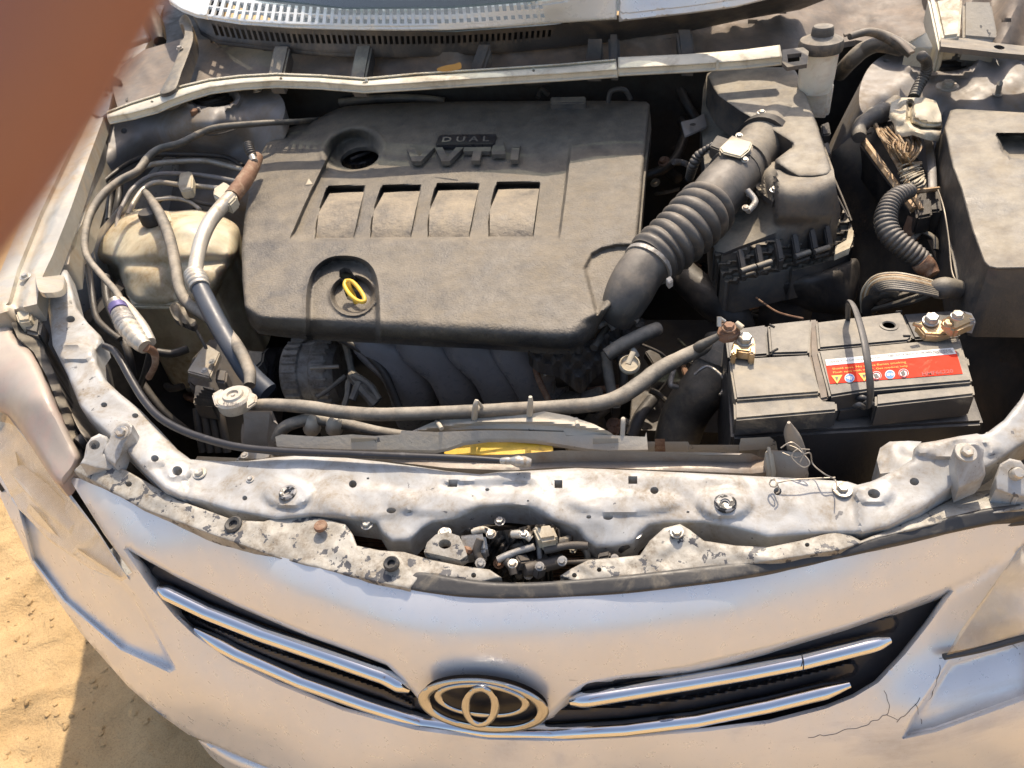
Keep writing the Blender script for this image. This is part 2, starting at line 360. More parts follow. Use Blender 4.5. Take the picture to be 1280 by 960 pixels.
M = dict(
 paint=mat('silver_paint', (.76, .765, .77), .32, .38, coat=.4, bump=.012, bscale=900, var=.02, dirt=(.55, .50, .44), damt=.12, dscale=3),
 white=mat('dirty_white_steel', (.44, .445, .44), .42, .06, dirt=(.25, .205, .15), damt=.62, dscale=20, bump=.15, bscale=120, var=.12, chips=(.12, .12, .125), chthr=.665, chscale=60),
 chipped=mat('flaking_painted_lip', (.40, .385, .345), .5, .1, dirt=(.15, .12, .085), damt=.75, dscale=30, bump=.2, bscale=200, chips=(.06, .062, .07), chthr=.575, chscale=70),
 fender=mat('faded_cream_silver_steel', (.44, .42, .37), .42, .4, dirt=(.36, .27, .17), damt=.5, dscale=10, bump=.15, bscale=160),
 steelgrey=mat('grey_undercoat_steel', (.25, .25, .26), .5, .2, dirt=(.20, .15, .10), damt=.5, dscale=9, bump=.22, bscale=110, dust=(.30, .26, .20), duamt=.35),
 coverin=mat('dust_filled_pebbled_plastic', (.08, .075, .07), .45, 0, dirt=(.30, .25, .18), damt=.6, dscale=14, dust=(.40, .33, .235), duamt=.7, bump=1.0, bscale=210),
 runner=mat('intake_runner_plastic', (.21, .215, .23), .30, 0, dirt=(.16, .16, .17), damt=.2, dscale=60, bump=.1, dust=(.15, .15, .15), duamt=.4),
 cover=mat('dusty_black_moulded_plastic', (.042, .043, .047), .36, 0, dirt=(.16, .135, .10), damt=.75, dscale=6, dust=(.36, .31, .235), duamt=.46, bump=1.0, bscale=300, spec=.5),
 black=mat('black_plastic', (.022, .022, .024), .42, 0, dirt=(.09, .075, .06), damt=.45, dscale=18, bump=.2, dust=(.2, .17, .13), duamt=.35),
 dusty=mat('dusty_grey_plastic', (.06, .06, .062), .42, 0, dirt=(.15, .12, .09), damt=.55, dscale=14, dust=(.44, .385, .29), duamt=.72, bump=.3, bscale=300),
 gloss=mat('glossy_black_plastic', (.022, .022, .026), .30, 0, dirt=(.10, .10, .11), damt=.05, dscale=40, bump=.05, dust=(.10, .09, .08), duamt=.25),
 grille=mat('satin_black_grille_plastic', (.016, .016, .02), .4, 0, bump=.1, bscale=500, dust=(.12, .10, .08), duamt=.2),
 seal=mat('aged_black_rubber', (.03, .031, .034), .42, 0, dirt=(.16, .14, .11), damt=.25, dscale=30, bump=.15, bscale=140, dust=(.14, .13, .11), duamt=.25),
 hose=mat('dusty_rubber_hose', (.05, .048, .045), .6, 0, dirt=(.22, .17, .12), damt=.4, dscale=22, dust=(.46, .41, .33), duamt=.85, bump=.3, bscale=260),
 corr=mat('corrugated_rubber', (.04, .039, .038), .42, 0, dirt=(.15, .12, .09), damt=.3, dscale=20, dust=(.34, .30, .25), duamt=.6, bump=.15),
 dark=mat('dark_engine_metal', (.075, .07, .066), .55, .2, dirt=(.11, .085, .06), damt=.5, dscale=12, bump=.6, bscale=90),
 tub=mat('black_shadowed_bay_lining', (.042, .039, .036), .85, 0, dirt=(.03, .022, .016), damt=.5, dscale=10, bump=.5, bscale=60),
 alu=mat('dull_cast_aluminium', (.42, .41, .39), .5, .6, dirt=(.13, .10, .07), damt=.6, dscale=28, bump=.5, bscale=160),
 pipe=mat('oxidised_alloy_pipe', (.52, .49, .43), .42, .55, dirt=(.30, .23, .15), damt=.45, dscale=24, bump=.2),
 zinc=mat('zinc_bolt_steel', (.48, .47, .44), .36, .8, dirt=(.24, .17, .10), damt=.45, dscale=60, bump=.2),
 rust=mat('rusty_steel', (.22, .12, .075), .7, .2, dirt=(.35, .25, .17), damt=.4, dscale=60, bump=.5),
 brass=mat('dirty_brass', (.46, .33, .19), .42, .7, dirt=(.55, .50, .44), damt=.35, dscale=50, bump=.4),
 tank=mat('yellowed_translucent_plastic', (.66, .60, .45), .38, 0, dirt=(.33, .24, .13), damt=.72, dscale=9, bump=.25, bscale=40, sss=.35, var=.1),
 tank2=mat('cream_translucent_plastic', (.74, .69, .58), .4, 0, dirt=(.45, .32, .20), damt=.35, dscale=14, bump=.15, bscale=60, sss=.3),
 cream=mat('cream_dusty_plastic', (.56, .50, .38), .55, 0, dirt=(.30, .23, .15), damt=.45, dscale=25, bump=.3, bscale=120),
 shroud=mat('dust_caked_grey_plastic', (.38, .355, .31), .6, 0, dirt=(.40, .34, .25), damt=.6, dscale=12, bump=.4, bscale=160, dust=(.52, .47, .38), duamt=.8, chips=(.10, .10, .10), chthr=.67, chscale=40),
 trough=mat('brown_stained_aluminium', (.30, .27, .235), .5, .3, dirt=(.20, .13, .08), damt=.5, dscale=12, bump=.4, bscale=90),
 cowlp=mat('brown_dusty_cowl_steel', (.15, .13, .112), .65, .1, dirt=(.26, .20, .15), damt=.6, dscale=8, bump=.5, bscale=100),
 lip=mat('cream_seal_flange', (.62, .58, .47), .5, .1, dirt=(.35, .29, .2), damt=.35, dscale=16, bump=.25),
 vent=mat('pale_plastic_cowl_vent', (.70, .73, .72), .3, .1, bump=.03, var=.03),
 ventblack=mat('black_cowl_vent_plastic', (.05, .048, .048), .5, 0, dirt=(.16, .13, .10), damt=.5, dscale=12, bump=.3, dust=(.25, .2, .16), duamt=.4),
 embchrome=mat('reflection_dimmed_chrome', (.52, .52, .53), .12, 1., bump=.05, bscale=300, var=.1),  # chrome darkened to stand in for the dim reflections on the emblem
 chrome=mat('chrome', (.74, .74, .75), .11, 1., bump=.02, bscale=60, var=.02),
 darkchrome=mat('dark_reflection_chrome', (.25, .25, .27), .2, 1., bump=.3, bscale=200, var=.2),  # dark tone stands in for a reflection on the grille strips
 batt=mat('dusty_grey_battery_plastic', (.045, .045, .048), .45, 0, dust=(.43, .39, .315), duamt=.68, dirt=(.30, .25, .18), damt=.3, dscale=10, bump=.12, bscale=500),
 battside=mat('black_battery_case', (.035, .035, .038), .4, 0, dust=(.30, .28, .25), duamt=.6, bump=.15),
 red=mat('red_label', (.74, .045, .02), .65, 0, spec=.15, bump=.02, var=.03, dirt=(.75, .2, .12), damt=.1, dscale=30),
 labelwhite=mat('white_label_print', (.72, .72, .70), .6, 0, spec=.2, bump=0, var=.02),
 yellowp=mat('yellow_label_print', (.75, .45, .05), .4, 0, bump=0),
 bluep=mat('blue_label_print', (.05, .22, .60), .4, 0, bump=0),
 ink=mat('dark_print', (.07, .06, .06), .5, 0, bump=0),
 redink=mat('dark_red_print', (.30, .03, .02), .4, 0, bump=0),
 yellow=mat('yellow_plastic', (.80, .50, .05), .4, 0, dirt=(.4, .25, .08), damt=.3, dscale=30, bump=.1),
 orange=mat('dry_orange_leaf', (.55, .30, .08), .7, 0, bump=.5, bscale=90),
 purple=mat('purple_ring', (.13, .11, .26), .4, .3, bump=.2),
 lampup=mat('hazed_lamp_plastic', (.42, .36, .31), .38, .1, dirt=(.56, .34, .29), damt=.5, dscale=5, bump=.12, bscale=60, coat=.3, dust=(.55, .47, .36), duamt=.3),
 reflector=mat('lamp_reflector', (.86, .87, .87), .25, .0, dirt=(.70, .68, .62), damt=.15, dscale=8, bump=.08, bscale=24),
 wire=mat('copper_brown_wire', (.34, .22, .12), .5, .2, dirt=(.6, .48, .32), damt=.5, dscale=60, bump=.2),
 steelwire=mat('thin_steel_wire', (.30, .27, .23), .5, .6, bump=0),
 blue=mat('blue_black_hose', (.045, .06, .085), .33, 0, dust=(.16, .15, .14), duamt=.4, bump=.1),
 skin=mat('skin', (.27, .125, .09), .5, 0, bump=.12, bscale=500, sss=.15, var=.08),
 nail=mat('fingernail', (.55, .33, .26), .3, 0, bump=.02),
 sleeve=mat('sleeve_cloth', (.20, .22, .26), .85, 0, bump=.4, bscale=600),
 seat=mat('windscreen_frit', (.02, .025, .03), .3, 0),
 primer=mat('hood_underside_steel', (.40, .40, .41), .45, .4, dirt=(.3, .25, .2), damt=.3),
)
def glassmat(name, tint, rough=.03, fac=.25):
    m = bpy.data.materials.new(name); m.use_nodes = True; n = m.node_tree.nodes; l = m.node_tree.links; n.remove(n['Principled BSDF'])
    t = n.new('ShaderNodeBsdfTransparent'); t.inputs[0].default_value = (*tint, 1); g = n.new('ShaderNodeBsdfGlossy'); g.inputs['Roughness'].default_value = rough
    fr = n.new('ShaderNodeLayerWeight'); fr.inputs[0].default_value = .35; ad = n.new('ShaderNodeMapRange'); ad.inputs[1].default_value = .2; ad.inputs[2].default_value = 1; ad.inputs[3].default_value = fac; ad.inputs[4].default_value = .6
    mx = n.new('ShaderNodeMixShader'); l.new(fr.outputs[1], ad.inputs[0]); l.new(ad.outputs[0], mx.inputs[0]); l.new(t.outputs[0], mx.inputs[1]); l.new(g.outputs[0], mx.inputs[2]); l.new(mx.outputs[0], n['Material Output'].inputs[0])
    return m
M['lens'] = glassmat('clear_lamp_lens', (.96, .96, .95), .02, .10)
M['glass'] = glassmat('windscreen_glass', (.35, .42, .42), .02, .12)
def sand_material():
    m = bpy.data.materials.new('fine_orange_sand'); m.use_nodes = True; n = m.node_tree.nodes; l = m.node_tree.links; b = n['Principled BSDF']
    g = n.new('ShaderNodeNewGeometry'); 
    def noise(s, d=8, r=.6, di=0.):
        t = n.new('ShaderNodeTexNoise'); t.inputs['Scale'].default_value = s; t.inputs['Detail'].default_value = d; t.inputs['Roughness'].default_value = r; t.inputs['Distortion'].default_value = di; l.new(g.outputs['Position'], t.inputs['Vector']); return t.outputs['Fac']
    r = n.new('ShaderNodeValToRGB'); l.new(noise(4, 10, .68, .4), r.inputs[0])
    r.color_ramp.elements[0].position = .3; r.color_ramp.elements[0].color = (.43, .29, .145, 1); r.color_ramp.elements[1].position = .68; r.color_ramp.elements[1].color = (.60, .43, .235, 1)
    r2 = n.new('ShaderNodeValToRGB'); l.new(noise(330, 3, .7), r2.inputs[0]); r2.color_ramp.elements[0].position = .3; r2.color_ramp.elements[0].color = (.55, .52, .5, 1); r2.color_ramp.elements[1].position = .5; r2.color_ramp.elements[1].color = (1, 1, 1, 1)
    mx = n.new('ShaderNodeMix'); mx.data_type = 'RGBA'; mx.blend_type = 'MULTIPLY'; mx.inputs[0].default_value = .7; l.new(r.outputs[0], mx.inputs[6]); l.new(r2.outputs[0], mx.inputs[7]); l.new(mx.outputs[2], b.inputs['Base Color'])
    b.inputs['Roughness'].default_value = .95; b.inputs['Specular IOR Level'].default_value = .15
    bp = n.new('ShaderNodeBump'); bp.inputs['Strength'].default_value = .7; bp.inputs['Distance'].default_value = .02
    ad = n.new('ShaderNodeMath'); ad.operation = 'ADD'; l.new(noise(16, 9, .6, .8), ad.inputs[0]); a2 = n.new('ShaderNodeMath'); a2.operation = 'MULTIPLY'; a2.inputs[1].default_value = .25; l.new(noise(160, 5, .7), a2.inputs[0]); l.new(a2.outputs[0], ad.inputs[1])
    l.new(ad.outputs[0], bp.inputs['Height']); l.new(bp.outputs[0], b.inputs['Normal']); return m
M['sand'] = sand_material()
# ================================================================== GROUND
def ground():
    def hgt(x, y):
        h = np.zeros_like(x)
        for k, (fx, fy, a) in enumerate(((3.1, 2.2, .010), (7.3, 5.9, .006), (13, 17, .004), (29, 23, .003), (47, 61, .0022), (83, 71, .0016))):
            ph = k * 1.7; h += a * np.sin(fx * x + 1.3 * np.sin(fy * y * .6 + ph) + ph) * np.cos(fy * y + 1.1 * np.sin(fx * x * .7 + ph))
        for (cx, cy, ang, L) in ((-1.9, .9, .5, .16), (-1.72, .62, -.4, .12), (-1.5, .85, 1.2, .14), (-2.2, 1.0, .2, .2), (-1.35, .55, .9, .1), (-1.62, 1.06, -1, .13), (-1.95, .62, 2, .12), (-1.45, .38, .3, .12)):
            u = (x - cx) * math.cos(ang) + (y - cy) * math.sin(ang); v = -(x - cx) * math.sin(ang) + (y - cy) * math.cos(ang)
            q = (u / L) ** 2 + (v / (L * .4)) ** 2; h += -.012 * np.exp(-q * 1.5) + .010 * np.exp(-((np.sqrt(q) - 1.25) / .25) ** 2) * (v > 0)
        for x0, w in ((-1.30, .06), (-1.02, .035)):
            h += -.008 * np.exp(-((x - x0 - .06 * y) / w) ** 2) * (1 + .3 * np.sin(y * 90))
        return h
    n1, n2 = 300, 300
    xs = np.r_[-80, -20, -6, np.linspace(-3.0, .9, n1), 3, 10, 40, 80]; ys = np.r_[-80, -20, -5, -1.5, np.linspace(-.6, 2.2, n2), 5, 15, 40, 120]
    X, Yg = np.meshgrid(xs, ys); Z = hgt(X, Yg) * ((X > -3.01) & (X < .91) & (Yg > -.61) & (Yg < 2.21))
    v = np.stack([X.ravel(), Yg.ravel(), Z.ravel()], -1); nx = len(xs)
    f = [(j * nx + i, j * nx + i + 1, (j + 1) * nx + i + 1, (j + 1) * nx + i) for j in range(len(ys) - 1) for i in range(nx - 1)]
    me = bpy.data.meshes.new('ground'); me.from_pydata(v.tolist(), [], f); o = link('ground', me, M['sand'], None, True, 80)
    setp(o, 'loose orange sand with scuffs and tyre marks under the car', None, None, 'structure')
    g = []
    for k in range(150):
        px, py = rng.uniform(0, 250), rng.uniform(620, 960); c = P(px, py, 0.0); s = rng.uniform(.003, .008)
        if c[0] > -1.02: continue
        bm = bmesh.new(); bmesh.ops.create_icosphere(bm, subdivisions=1, radius=s)
        for q in bm.verts: q.co *= rng.uniform(.6, 1.2); q.co.z *= .6
        bmesh.ops.translate(bm, vec=(c[0], c[1], float(hgt(c[0], c[1])) + s * .15), verts=bm.verts)
        me = bpy.data.meshes.new('p'); bm.to_mesh(me); bm.free(); g.append(link('p', me, M['sand']))
    o = join('sand_crumbs', g); setp(o, 'small clods and crumbs lying on the orange sand', 'sand', None, 'stuff')
ground()

# ================================================================== CAR
car = thing('car', 'silver car with open engine bay, seen from above its chromed grille', 'car', (-.186, 1.0, 0))
# ---- bumper skin (one pressed plastic skin: nose, grille surround, lower bumper)
grille_poly = [(160, 687), (215, 718), (290, 754), (380, 792), (450, 818), (482, 830), (503, 850), (528, 880), (560, 903), (607, 911), (655, 905), (690, 893), (712, 872), (735, 858), (775, 849),
               (860, 836), (960, 812), (1060, 784), (1130, 760), (1186, 739), (1160, 775), (1128, 815), (1095, 850), (1065, 868), (1030, 882), (960, 900), (880, 910), (780, 918), (690, 922), (610, 920), (520, 908), (430, 884), (350, 852), (290, 822), (245, 790), (222, 768), (190, 730)]
zb = zf((85, 595, .80), (180, 632, .80), (260, 662, .796), (350, 697, .792), (430, 715, .789), (510, 736, .787), (620, 745, .785), (760, 740, .785), (900, 724, .786), (1010, 704, .789), (1130, 674, .793), (1280, 645, .796), (1310, 640, .797),
        (180, 690, .762), (350, 730, .776), (480, 765, .773), (620, 775, .774), (760, 772, .774), (900, 760, .770), (1060, 735, .765), (1180, 715, .755), (1260, 690, .765),
        (350, 768, .74), (480, 805, .742), (620, 812, .745), (760, 810, .742), (900, 800, .735), (1060, 772, .73), (1180, 738, .725), (1245, 722, .73),
        (560, 860, .69), (620, 860, .685), (680, 860, .69), (620, 905, .632), (550, 897, .645), (680, 897, .64),
        (125, 655, .775), (150, 710, .735), (190, 760, .675), (228, 800, .63), (222, 838, .60), (300, 832, .605), (400, 878, .60), (500, 910, .595), (610, 928, .593), (740, 930, .593), (880, 920, .595), (1000, 903, .60), (1080, 880, .61), (1130, 835, .65), (1180, 770, .69),
        (300, 850, .598), (400, 900, .592), (500, 930, .588), (620, 945, .585), (740, 945, .585), (880, 938, .588), (1010, 922, .59), (1100, 905, .60),
        (400, 930, .555), (500, 960, .55), (620, 975, .54), (740, 975, .54), (880, 965, .55), (1010, 950, .555), (1110, 935, .56),
        (230, 870, .56), (300, 905, .54), (400, 975, .49), (250, 905, .48), (160, 820, .57), (90, 745, .62), (30, 680, .66), (0, 640, .69),
        (0, 620, .60), (40, 705, .53), (100, 790, .49), (160, 858, .46), (240, 915, .42), (330, 955, .42), (500, 1010, .42), (800, 1020, .42), (1100, 1010, .42), (1300, 980, .42),
        (1150, 880, .628), (1190, 825, .645), (1280, 795, .655), (1280, 865, .635), (1160, 915, .60), (1280, 900, .60), (1200, 945, .54), (1290, 935, .54), lam=.010)
zb = blur_field(zb, -40, 1320, 560, 1030, 26)
facetL = np.array([(20, 625), (60, 662), (150, 722), (172, 745), (222, 836), (212, 841), (150, 812), (80, 752), (40, 700)], float)
facetR = np.array([(1125, 925), (1140, 895), (1186, 826), (1300, 792), (1300, 868), (1240, 890), (1170, 915)], float)
def bump_relief(x, y):
    p = np.stack([x, y], -1); z = np.zeros(len(x))
    for poly, dp in ((facetL, .020), (facetR, .016)):
        k = inside(p, poly); d = dist(p, poly); z -= np.where(k, dp * sm01(d / 6.), 0)
    d = dist(p, np.array(grille_poly, float)); z -= .006 * (1 - sm01(d / 5.))
    d = dist(p, np.array([(1005 + 180, 740), (1222, 722), (1246, 704)], float), False); z -= .003 * (1 - sm01(d / 6.))
    return z
bumper = sheet('bumper', [(85, 596), (110, 600), (140, 612), (180, 633), (260, 664), (350, 696), (430, 716), (510, 737), (560, 743), (620, 747), (690, 746), (760, 741), (900, 725), (1010, 706), (1130, 676), (1280, 646), (1300, 643),
        (1298, 662), (1270, 690), (1240, 738), (1205, 790), (1187, 816), (1220, 812), (1300, 792), (1300, 1000), (1000, 1012), (600, 1012), (420, 985), (330, 958), (270, 932), (235, 918), (200, 893), (160, 858), (100, 790), (40, 705), (0, 620), (-20, 575), (4, 574), (30, 622), (70, 668), (150, 722), (165, 716), (130, 668)],
        zb, M['paint'], car, step=6, holes=[grille_poly], skirt=.03, feats=[(facetL, True), (facetR, True), (grille_poly, True)], fw=(2, 4.5, 7), relief=bump_relief, sm=False, ang=50, push=(0, .01))
# returning lower flank of the bumper and fender side so that the shell closes behind the edge
fl = [(-20, 575, .62), (0, 620, .60), (40, 705, .53), (100, 790, .49), (160, 858, .46), (200, 893, .44), (240, 915, .42), (330, 955, .42)]
fv = [V(*p) for p in fl]; fb = [v + Vector((.05 if i > 3 else .02, .05, -.14)) for i, v in enumerate(fv)]; fc = [v + Vector((.10, .12, -.26)) for v in fv]
vv = fv + fb + fc; k = len(fv)
mesh('bumper_underside', vv, [(i, i + 1, i + 1 + k, i + k) for i in range(k - 1)] + [(i + k, i + 1 + k, i + 1 + 2 * k, i + 2 * k) for i in range(k - 1)], M['paint'], car)
sheet('lower_lip', [(248, 926), (270, 930), (300, 942), (345, 958), (400, 975), (380, 985), (320, 968), (280, 950)], zf((250, 926, .33), (400, 975, .33), (300, 960, .315)), M['paint'], car, step=5, skirt=.05, roll=(8, .01), n=60)
prism('number_plate_edge', [(438, 955, .47), (505, 958, .47), (510, 1000, .46), (440, 1000, .46)], .02, M['black'], car)
# paint cracks: fine open splits
cr = []
for pts in ([(1105, 862), (1112, 880), (1108, 893), (1085, 905), (1050, 915), (1010, 922)], [(1108, 893), (1122, 900)], [(1175, 830), (1172, 850), (1165, 870), (1158, 877)], [(1145, 880), (1152, 905)], [(1122, 902), (1140, 885), (1150, 872)], [(1175, 823), (1205, 818), (1240, 806), (1280, 795)], [(1262, 800), (1275, 818)]):
    jit = [(x + rng.uniform(-1.5, 1.5), y + rng.uniform(-1.5, 1.5)) for x, y in resample(np.array(pts, float), 7, False)] + [pts[-1]]
    q = np.array(jit); zz = zb(q[:, 0], q[:, 1]) + bump_relief(q[:, 0], q[:, 1]); cr.append(tube('crack', [(a, b, c + .0001) for (a, b), c in zip(jit, zz)], .38, M['ink'], seg=5))
join('paint_crack', cr, bumper)
# ---- grille
gz = lambda off: (lambda x, y: zgr(x, y) - off)
zgr = zf((160, 687, .765), (480, 830, .712), (607, 860, .70), (735, 858, .705), (1186, 739, .728), (222, 768, .67), (350, 852, .615), (520, 908, .60), (690, 922, .60), (960, 900, .61), (1095, 850, .65), (300, 770, .70), (900, 850, .67), (1000, 830, .68), (450, 850, .67))
upL = [(198, 735), (260, 765), (330, 793), (420, 824), (480, 845), (512, 862)]
loC = [(244, 787), (300, 817), (380, 852), (460, 880), (530, 902), (607, 913), (690, 915), (780, 910), (870, 899), (960, 881), (1030, 864), (1062, 855)]
upR = [(713, 877), (780, 866), (860, 853), (930, 841), (1003, 827), (1060, 813), (1112, 800)]
def slat_relief(x, y):
    p = np.stack([x, y], -1); z = np.zeros(len(x))
    for line, off, w in ((upL, -22, 7), (upR, -21, 7), (loC, -20, 6), (upL, 21, 3)):
        d = dist(p, np.array(line, float) + [0, off], False); z += .010 * (1 - sm01((d - w) / 4.))
    return z
grille = sheet('grille', [(150, 680), (215, 708), (290, 744), (380, 782), (450, 811), (484, 832), (765, 854), (775, 842), (860, 826), (960, 802), (1060, 774), (1130, 750), (1198, 728), (1165, 785), (1105, 858), (1065, 880), (1030, 892), (960, 908), (880, 919), (780, 927), (690, 931), (610, 929), (520, 917), (430, 893), (350, 861), (290, 831), (240, 796), (216, 772), (182, 730)],
               lambda x, y: zgr(x, y) - .03, M['grille'], car, step=3, skirt=.03, relief=slat_relief, sm=False, ang=30)
def chrome_strip(line, w0, zoff=0.0):
    q = resample(np.array(line, float), 12, False); q = np.vstack([q, line[-1]]); t = np.linspace(0, 1, len(q))
    w = w0 * np.clip(np.minimum(t * 14 + .45, (1 - t) * 14 + .45), 0, 1)
    z = zgr(q[:, 0], q[:, 1]) - .008 + zoff
    return tube('chrome_strip', [(a, b, c) for (a, b), c in zip(q, z)], list(w), M['chrome'], grille, seg=20, flat=1.0)
chrome_strip(upL, 10); chrome_strip(loC, 10); chrome_strip(upR, 10)
# dark reflections in the chrome, put in as short darker sleeves on the strips
tube('strip_seam', [(1002, 818, float(zgr(np.array([1003.]), np.array([827.]))[0]) - .0005), (1004.5, 828, float(zgr(np.array([1003.]), np.array([827.]))[0]) + .0012), (1004, 837, float(zgr(np.array([1003.]), np.array([827.]))[0]) - .004)], .8, M['ink'], grille, seg=6)
for line in ([(798, 864), (815, 861), (835, 858)], [(808, 906), (830, 903), (860, 899)]):
    tube('dark_reflection', [(x, y - 1.5, float(zgr(np.array([x]), np.array([y]))[0]) - .0055) for x, y in line], [4.5, 6.5, 4.5], M['darkchrome'], grille, seg=12)
# ---- emblem: outer oval ring with two crossing inner ovals
emb = None
E0 = V(607, 872, .665); ev = Vector((0, -.50, .87)).normalized()
def eloc(px, py, out=0.): return V(px, py, .678 + (872 - py) * .00122) + Vector((0, -1, .35)) * out
def ring(name, cx, cy, rx, ry, w, out, parent, rot=0., t=.6):
    a = np.linspace(0, 2 * np.pi, 49)[:-1]; v = []; seg = 10; c, s = math.cos(rot), math.sin(rot)
    P0 = [np.array(eloc(cx + rx * math.cos(q) * c - ry * math.sin(q) * s, cy + rx * math.cos(q) * s + ry * math.sin(q) * c, out)) for q in a]
    cen = np.mean(P0, 0); nrm = np.array([0, -.72, .69]); wm = pxm(w, cx, cy, .665)
    for p in P0:
        rad = p - cen; rad /= np.linalg.norm(rad)
        for j in range(seg):
            g = j / seg * 2 * math.pi; v.append(p + rad * math.cos(g) * wm + nrm * math.sin(g) * wm * t)
    n = len(P0); f = [(i * seg + j, i * seg + (j + 1) % seg, ((i + 1) % n) * seg + (j + 1) % seg, ((i + 1) % n) * seg + j) for i in range(n) for j in range(seg)]
    return mesh(name, v, f, M['embchrome'], parent, True, 60)
emb_pl = sheet('emblem', circ(607, 874, 78, 30, 40, .12), lambda x, y: .684 + (872 - y) * .00122, M['grille'], car, step=6, skirt=.015, sm=False)
ring('outer_ring', 607, 873, 74, 28, 7.5, .010, emb_pl, .12)
ring('inner_oval', 606, 864, 54, 18, 4.8, .013, emb_pl, .10)
ring('upright_oval', 605, 869, 18, 22, 5.4, .016, emb_pl, .05)
# ---- headlights
def headlight(name_side):
    if name_side == 'L':
        up = sheet('headlight', [(-30, 395), (2, 400), (14, 400), (20, 420), (40, 440), (55, 470), (72, 512), (88, 545), (100, 568), (98, 582), (88, 596), (72, 606), (40, 560), (10, 520), (-30, 500)], zf((0, 400, .89), (50, 450, .875), (98, 580, .812), (72, 604, .80), (0, 515, .83), (-30, 450, .88), (40, 500, .865)), M['lampup'], car, step=6, skirt=.02, roll=(12, .012), n=80)
        sheet('reflector_bowl', [(-30, 490), (10, 510), (40, 555), (75, 600), (120, 660), (160, 722), (120, 712), (60, 672), (20, 632), (-30, 560)], zf((0, 515, .79), (75, 605, .755), (150, 720, .70), (60, 670, .68), (0, 600, .70), (-30, 540, .74)), M['reflector'], up, step=6, skirt=.01, sm=False, relief=lambda x, y: .010 * sm01(.5 + 2.5 * np.sin((x * .8 + y) * .045)) + .003 * nz(x, y, 50))
        sheet('lamp_lens', [(-30, 498), (8, 518), (40, 560), (74, 606), (118, 660), (158, 720), (150, 724), (110, 708), (60, 674), (22, 634), (-5, 585), (-30, 540)], zf((0, 515, .825), (75, 605, .795), (150, 720, .728), (60, 672, .715), (0, 600, .735), (-30, 540, .79)), M['lens'], up, step=7, skirt=.004, sm=False)
        tube('lamp_bulb_tube', [(25, 590, .745), (60, 625, .735), (95, 660, .72)], [10, 13, 9], M['reflector'], up)
    else:
        up = sheet('headlight', [(1178, 822), (1196, 790), (1240, 728), (1272, 688), (1310, 640), (1310, 785), (1230, 808)], zf((1188, 816, .655), (1272, 690, .74), (1310, 780, .64), (1310, 660, .75)), M['reflector'], car, step=6, skirt=.01, sm=False, relief=lambda x, y: -.014 + .005 * np.sin((y - x * .2) * .10))
        sheet('lamp_lens', [(1184, 818), (1198, 792), (1241, 732), (1272, 690), (1310, 642), (1310, 788), (1230, 808)], zf((1188, 816, .668), (1272, 690, .757), (1310, 780, .665), (1310, 660, .765)), M['lens'], up, step=8, skirt=.004, sm=False)
        tube('lamp_gasket', [(1180, 821, .662), (1225, 812, .66), (1270, 800, .66), (1312, 788, .66)], 4, M['seal'], up)
headlight('L'); headlight('R')
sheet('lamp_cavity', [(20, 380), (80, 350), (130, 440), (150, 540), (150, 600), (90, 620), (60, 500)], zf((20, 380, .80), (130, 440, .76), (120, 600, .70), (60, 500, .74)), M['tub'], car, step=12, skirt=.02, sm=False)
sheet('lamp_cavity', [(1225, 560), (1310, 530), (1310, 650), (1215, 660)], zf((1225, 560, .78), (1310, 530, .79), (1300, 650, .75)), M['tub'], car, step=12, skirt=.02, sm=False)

# ---- radiator support (upper tie bar) : main bar and both arms are one pressing
zs = zf((50, 335, .885), (84, 338, .885), (60, 400, .878), (120, 410, .876), (85, 465, .868), (135, 470, .862), (125, 530, .845), (200, 540, .838), (200, 610, .825), (237, 575, .823), (237, 622, .815), (340, 572, .826), (340, 650, .805), (430, 572, .826), (430, 648, .806), (520, 583, .824), (600, 592, .822), (600, 640, .81), (720, 586, .822), (740, 645, .81), (900, 594, .822), (900, 655, .806), (1060, 603, .822), (1075, 665, .806),
        (480, 670, .796), (510, 678, .792), (740, 678, .792), (770, 680, .792), (1100, 597, .826), (1145, 560, .842), (1200, 545, .848), (1280, 485, .866), (1280, 555, .842), (1150, 640, .818), (1200, 600, .828), (960, 668, .802), (280, 640, .808))
sup_out = [(50, 338), (66, 333), (84, 338), (90, 360), (96, 385), (110, 404), (126, 420), (128, 428), (121, 438), (122, 455), (132, 475), (150, 492), (175, 512), (200, 538), (222, 562), (238, 574), (280, 577), (312, 576), (340, 572), (380, 569), (430, 572), (475, 577), (520, 583), (560, 589), (600, 593), (625, 590), (650, 589), (720, 585), (800, 588), (900, 593), (1000, 598), (1060, 602), (1072, 606), (1088, 602), (1100, 597), (1118, 588), (1140, 574), (1143, 562), (1150, 554), (1170, 551), (1200, 545), (1235, 540), (1255, 525), (1275, 500), (1300, 455),
           (1300, 545), (1270, 562), (1240, 582), (1195, 606), (1150, 640), (1110, 661), (1078, 668), (1030, 668), (960, 673), (920, 662), (880, 655), (832, 655), (812, 658), (800, 668), (792, 680), (765, 685), (745, 686), (732, 678), (722, 664), (700, 655), (680, 648), (660, 636), (630, 633), (600, 636), (570, 650), (540, 655), (528, 662), (512, 678), (490, 678), (478, 668), (470, 655), (430, 649), (390, 645), (345, 650), (290, 640), (250, 628), (228, 624), (205, 612), (165, 572), (145, 552), (118, 528), (100, 508), (84, 468), (66, 432), (62, 400), (56, 360)]
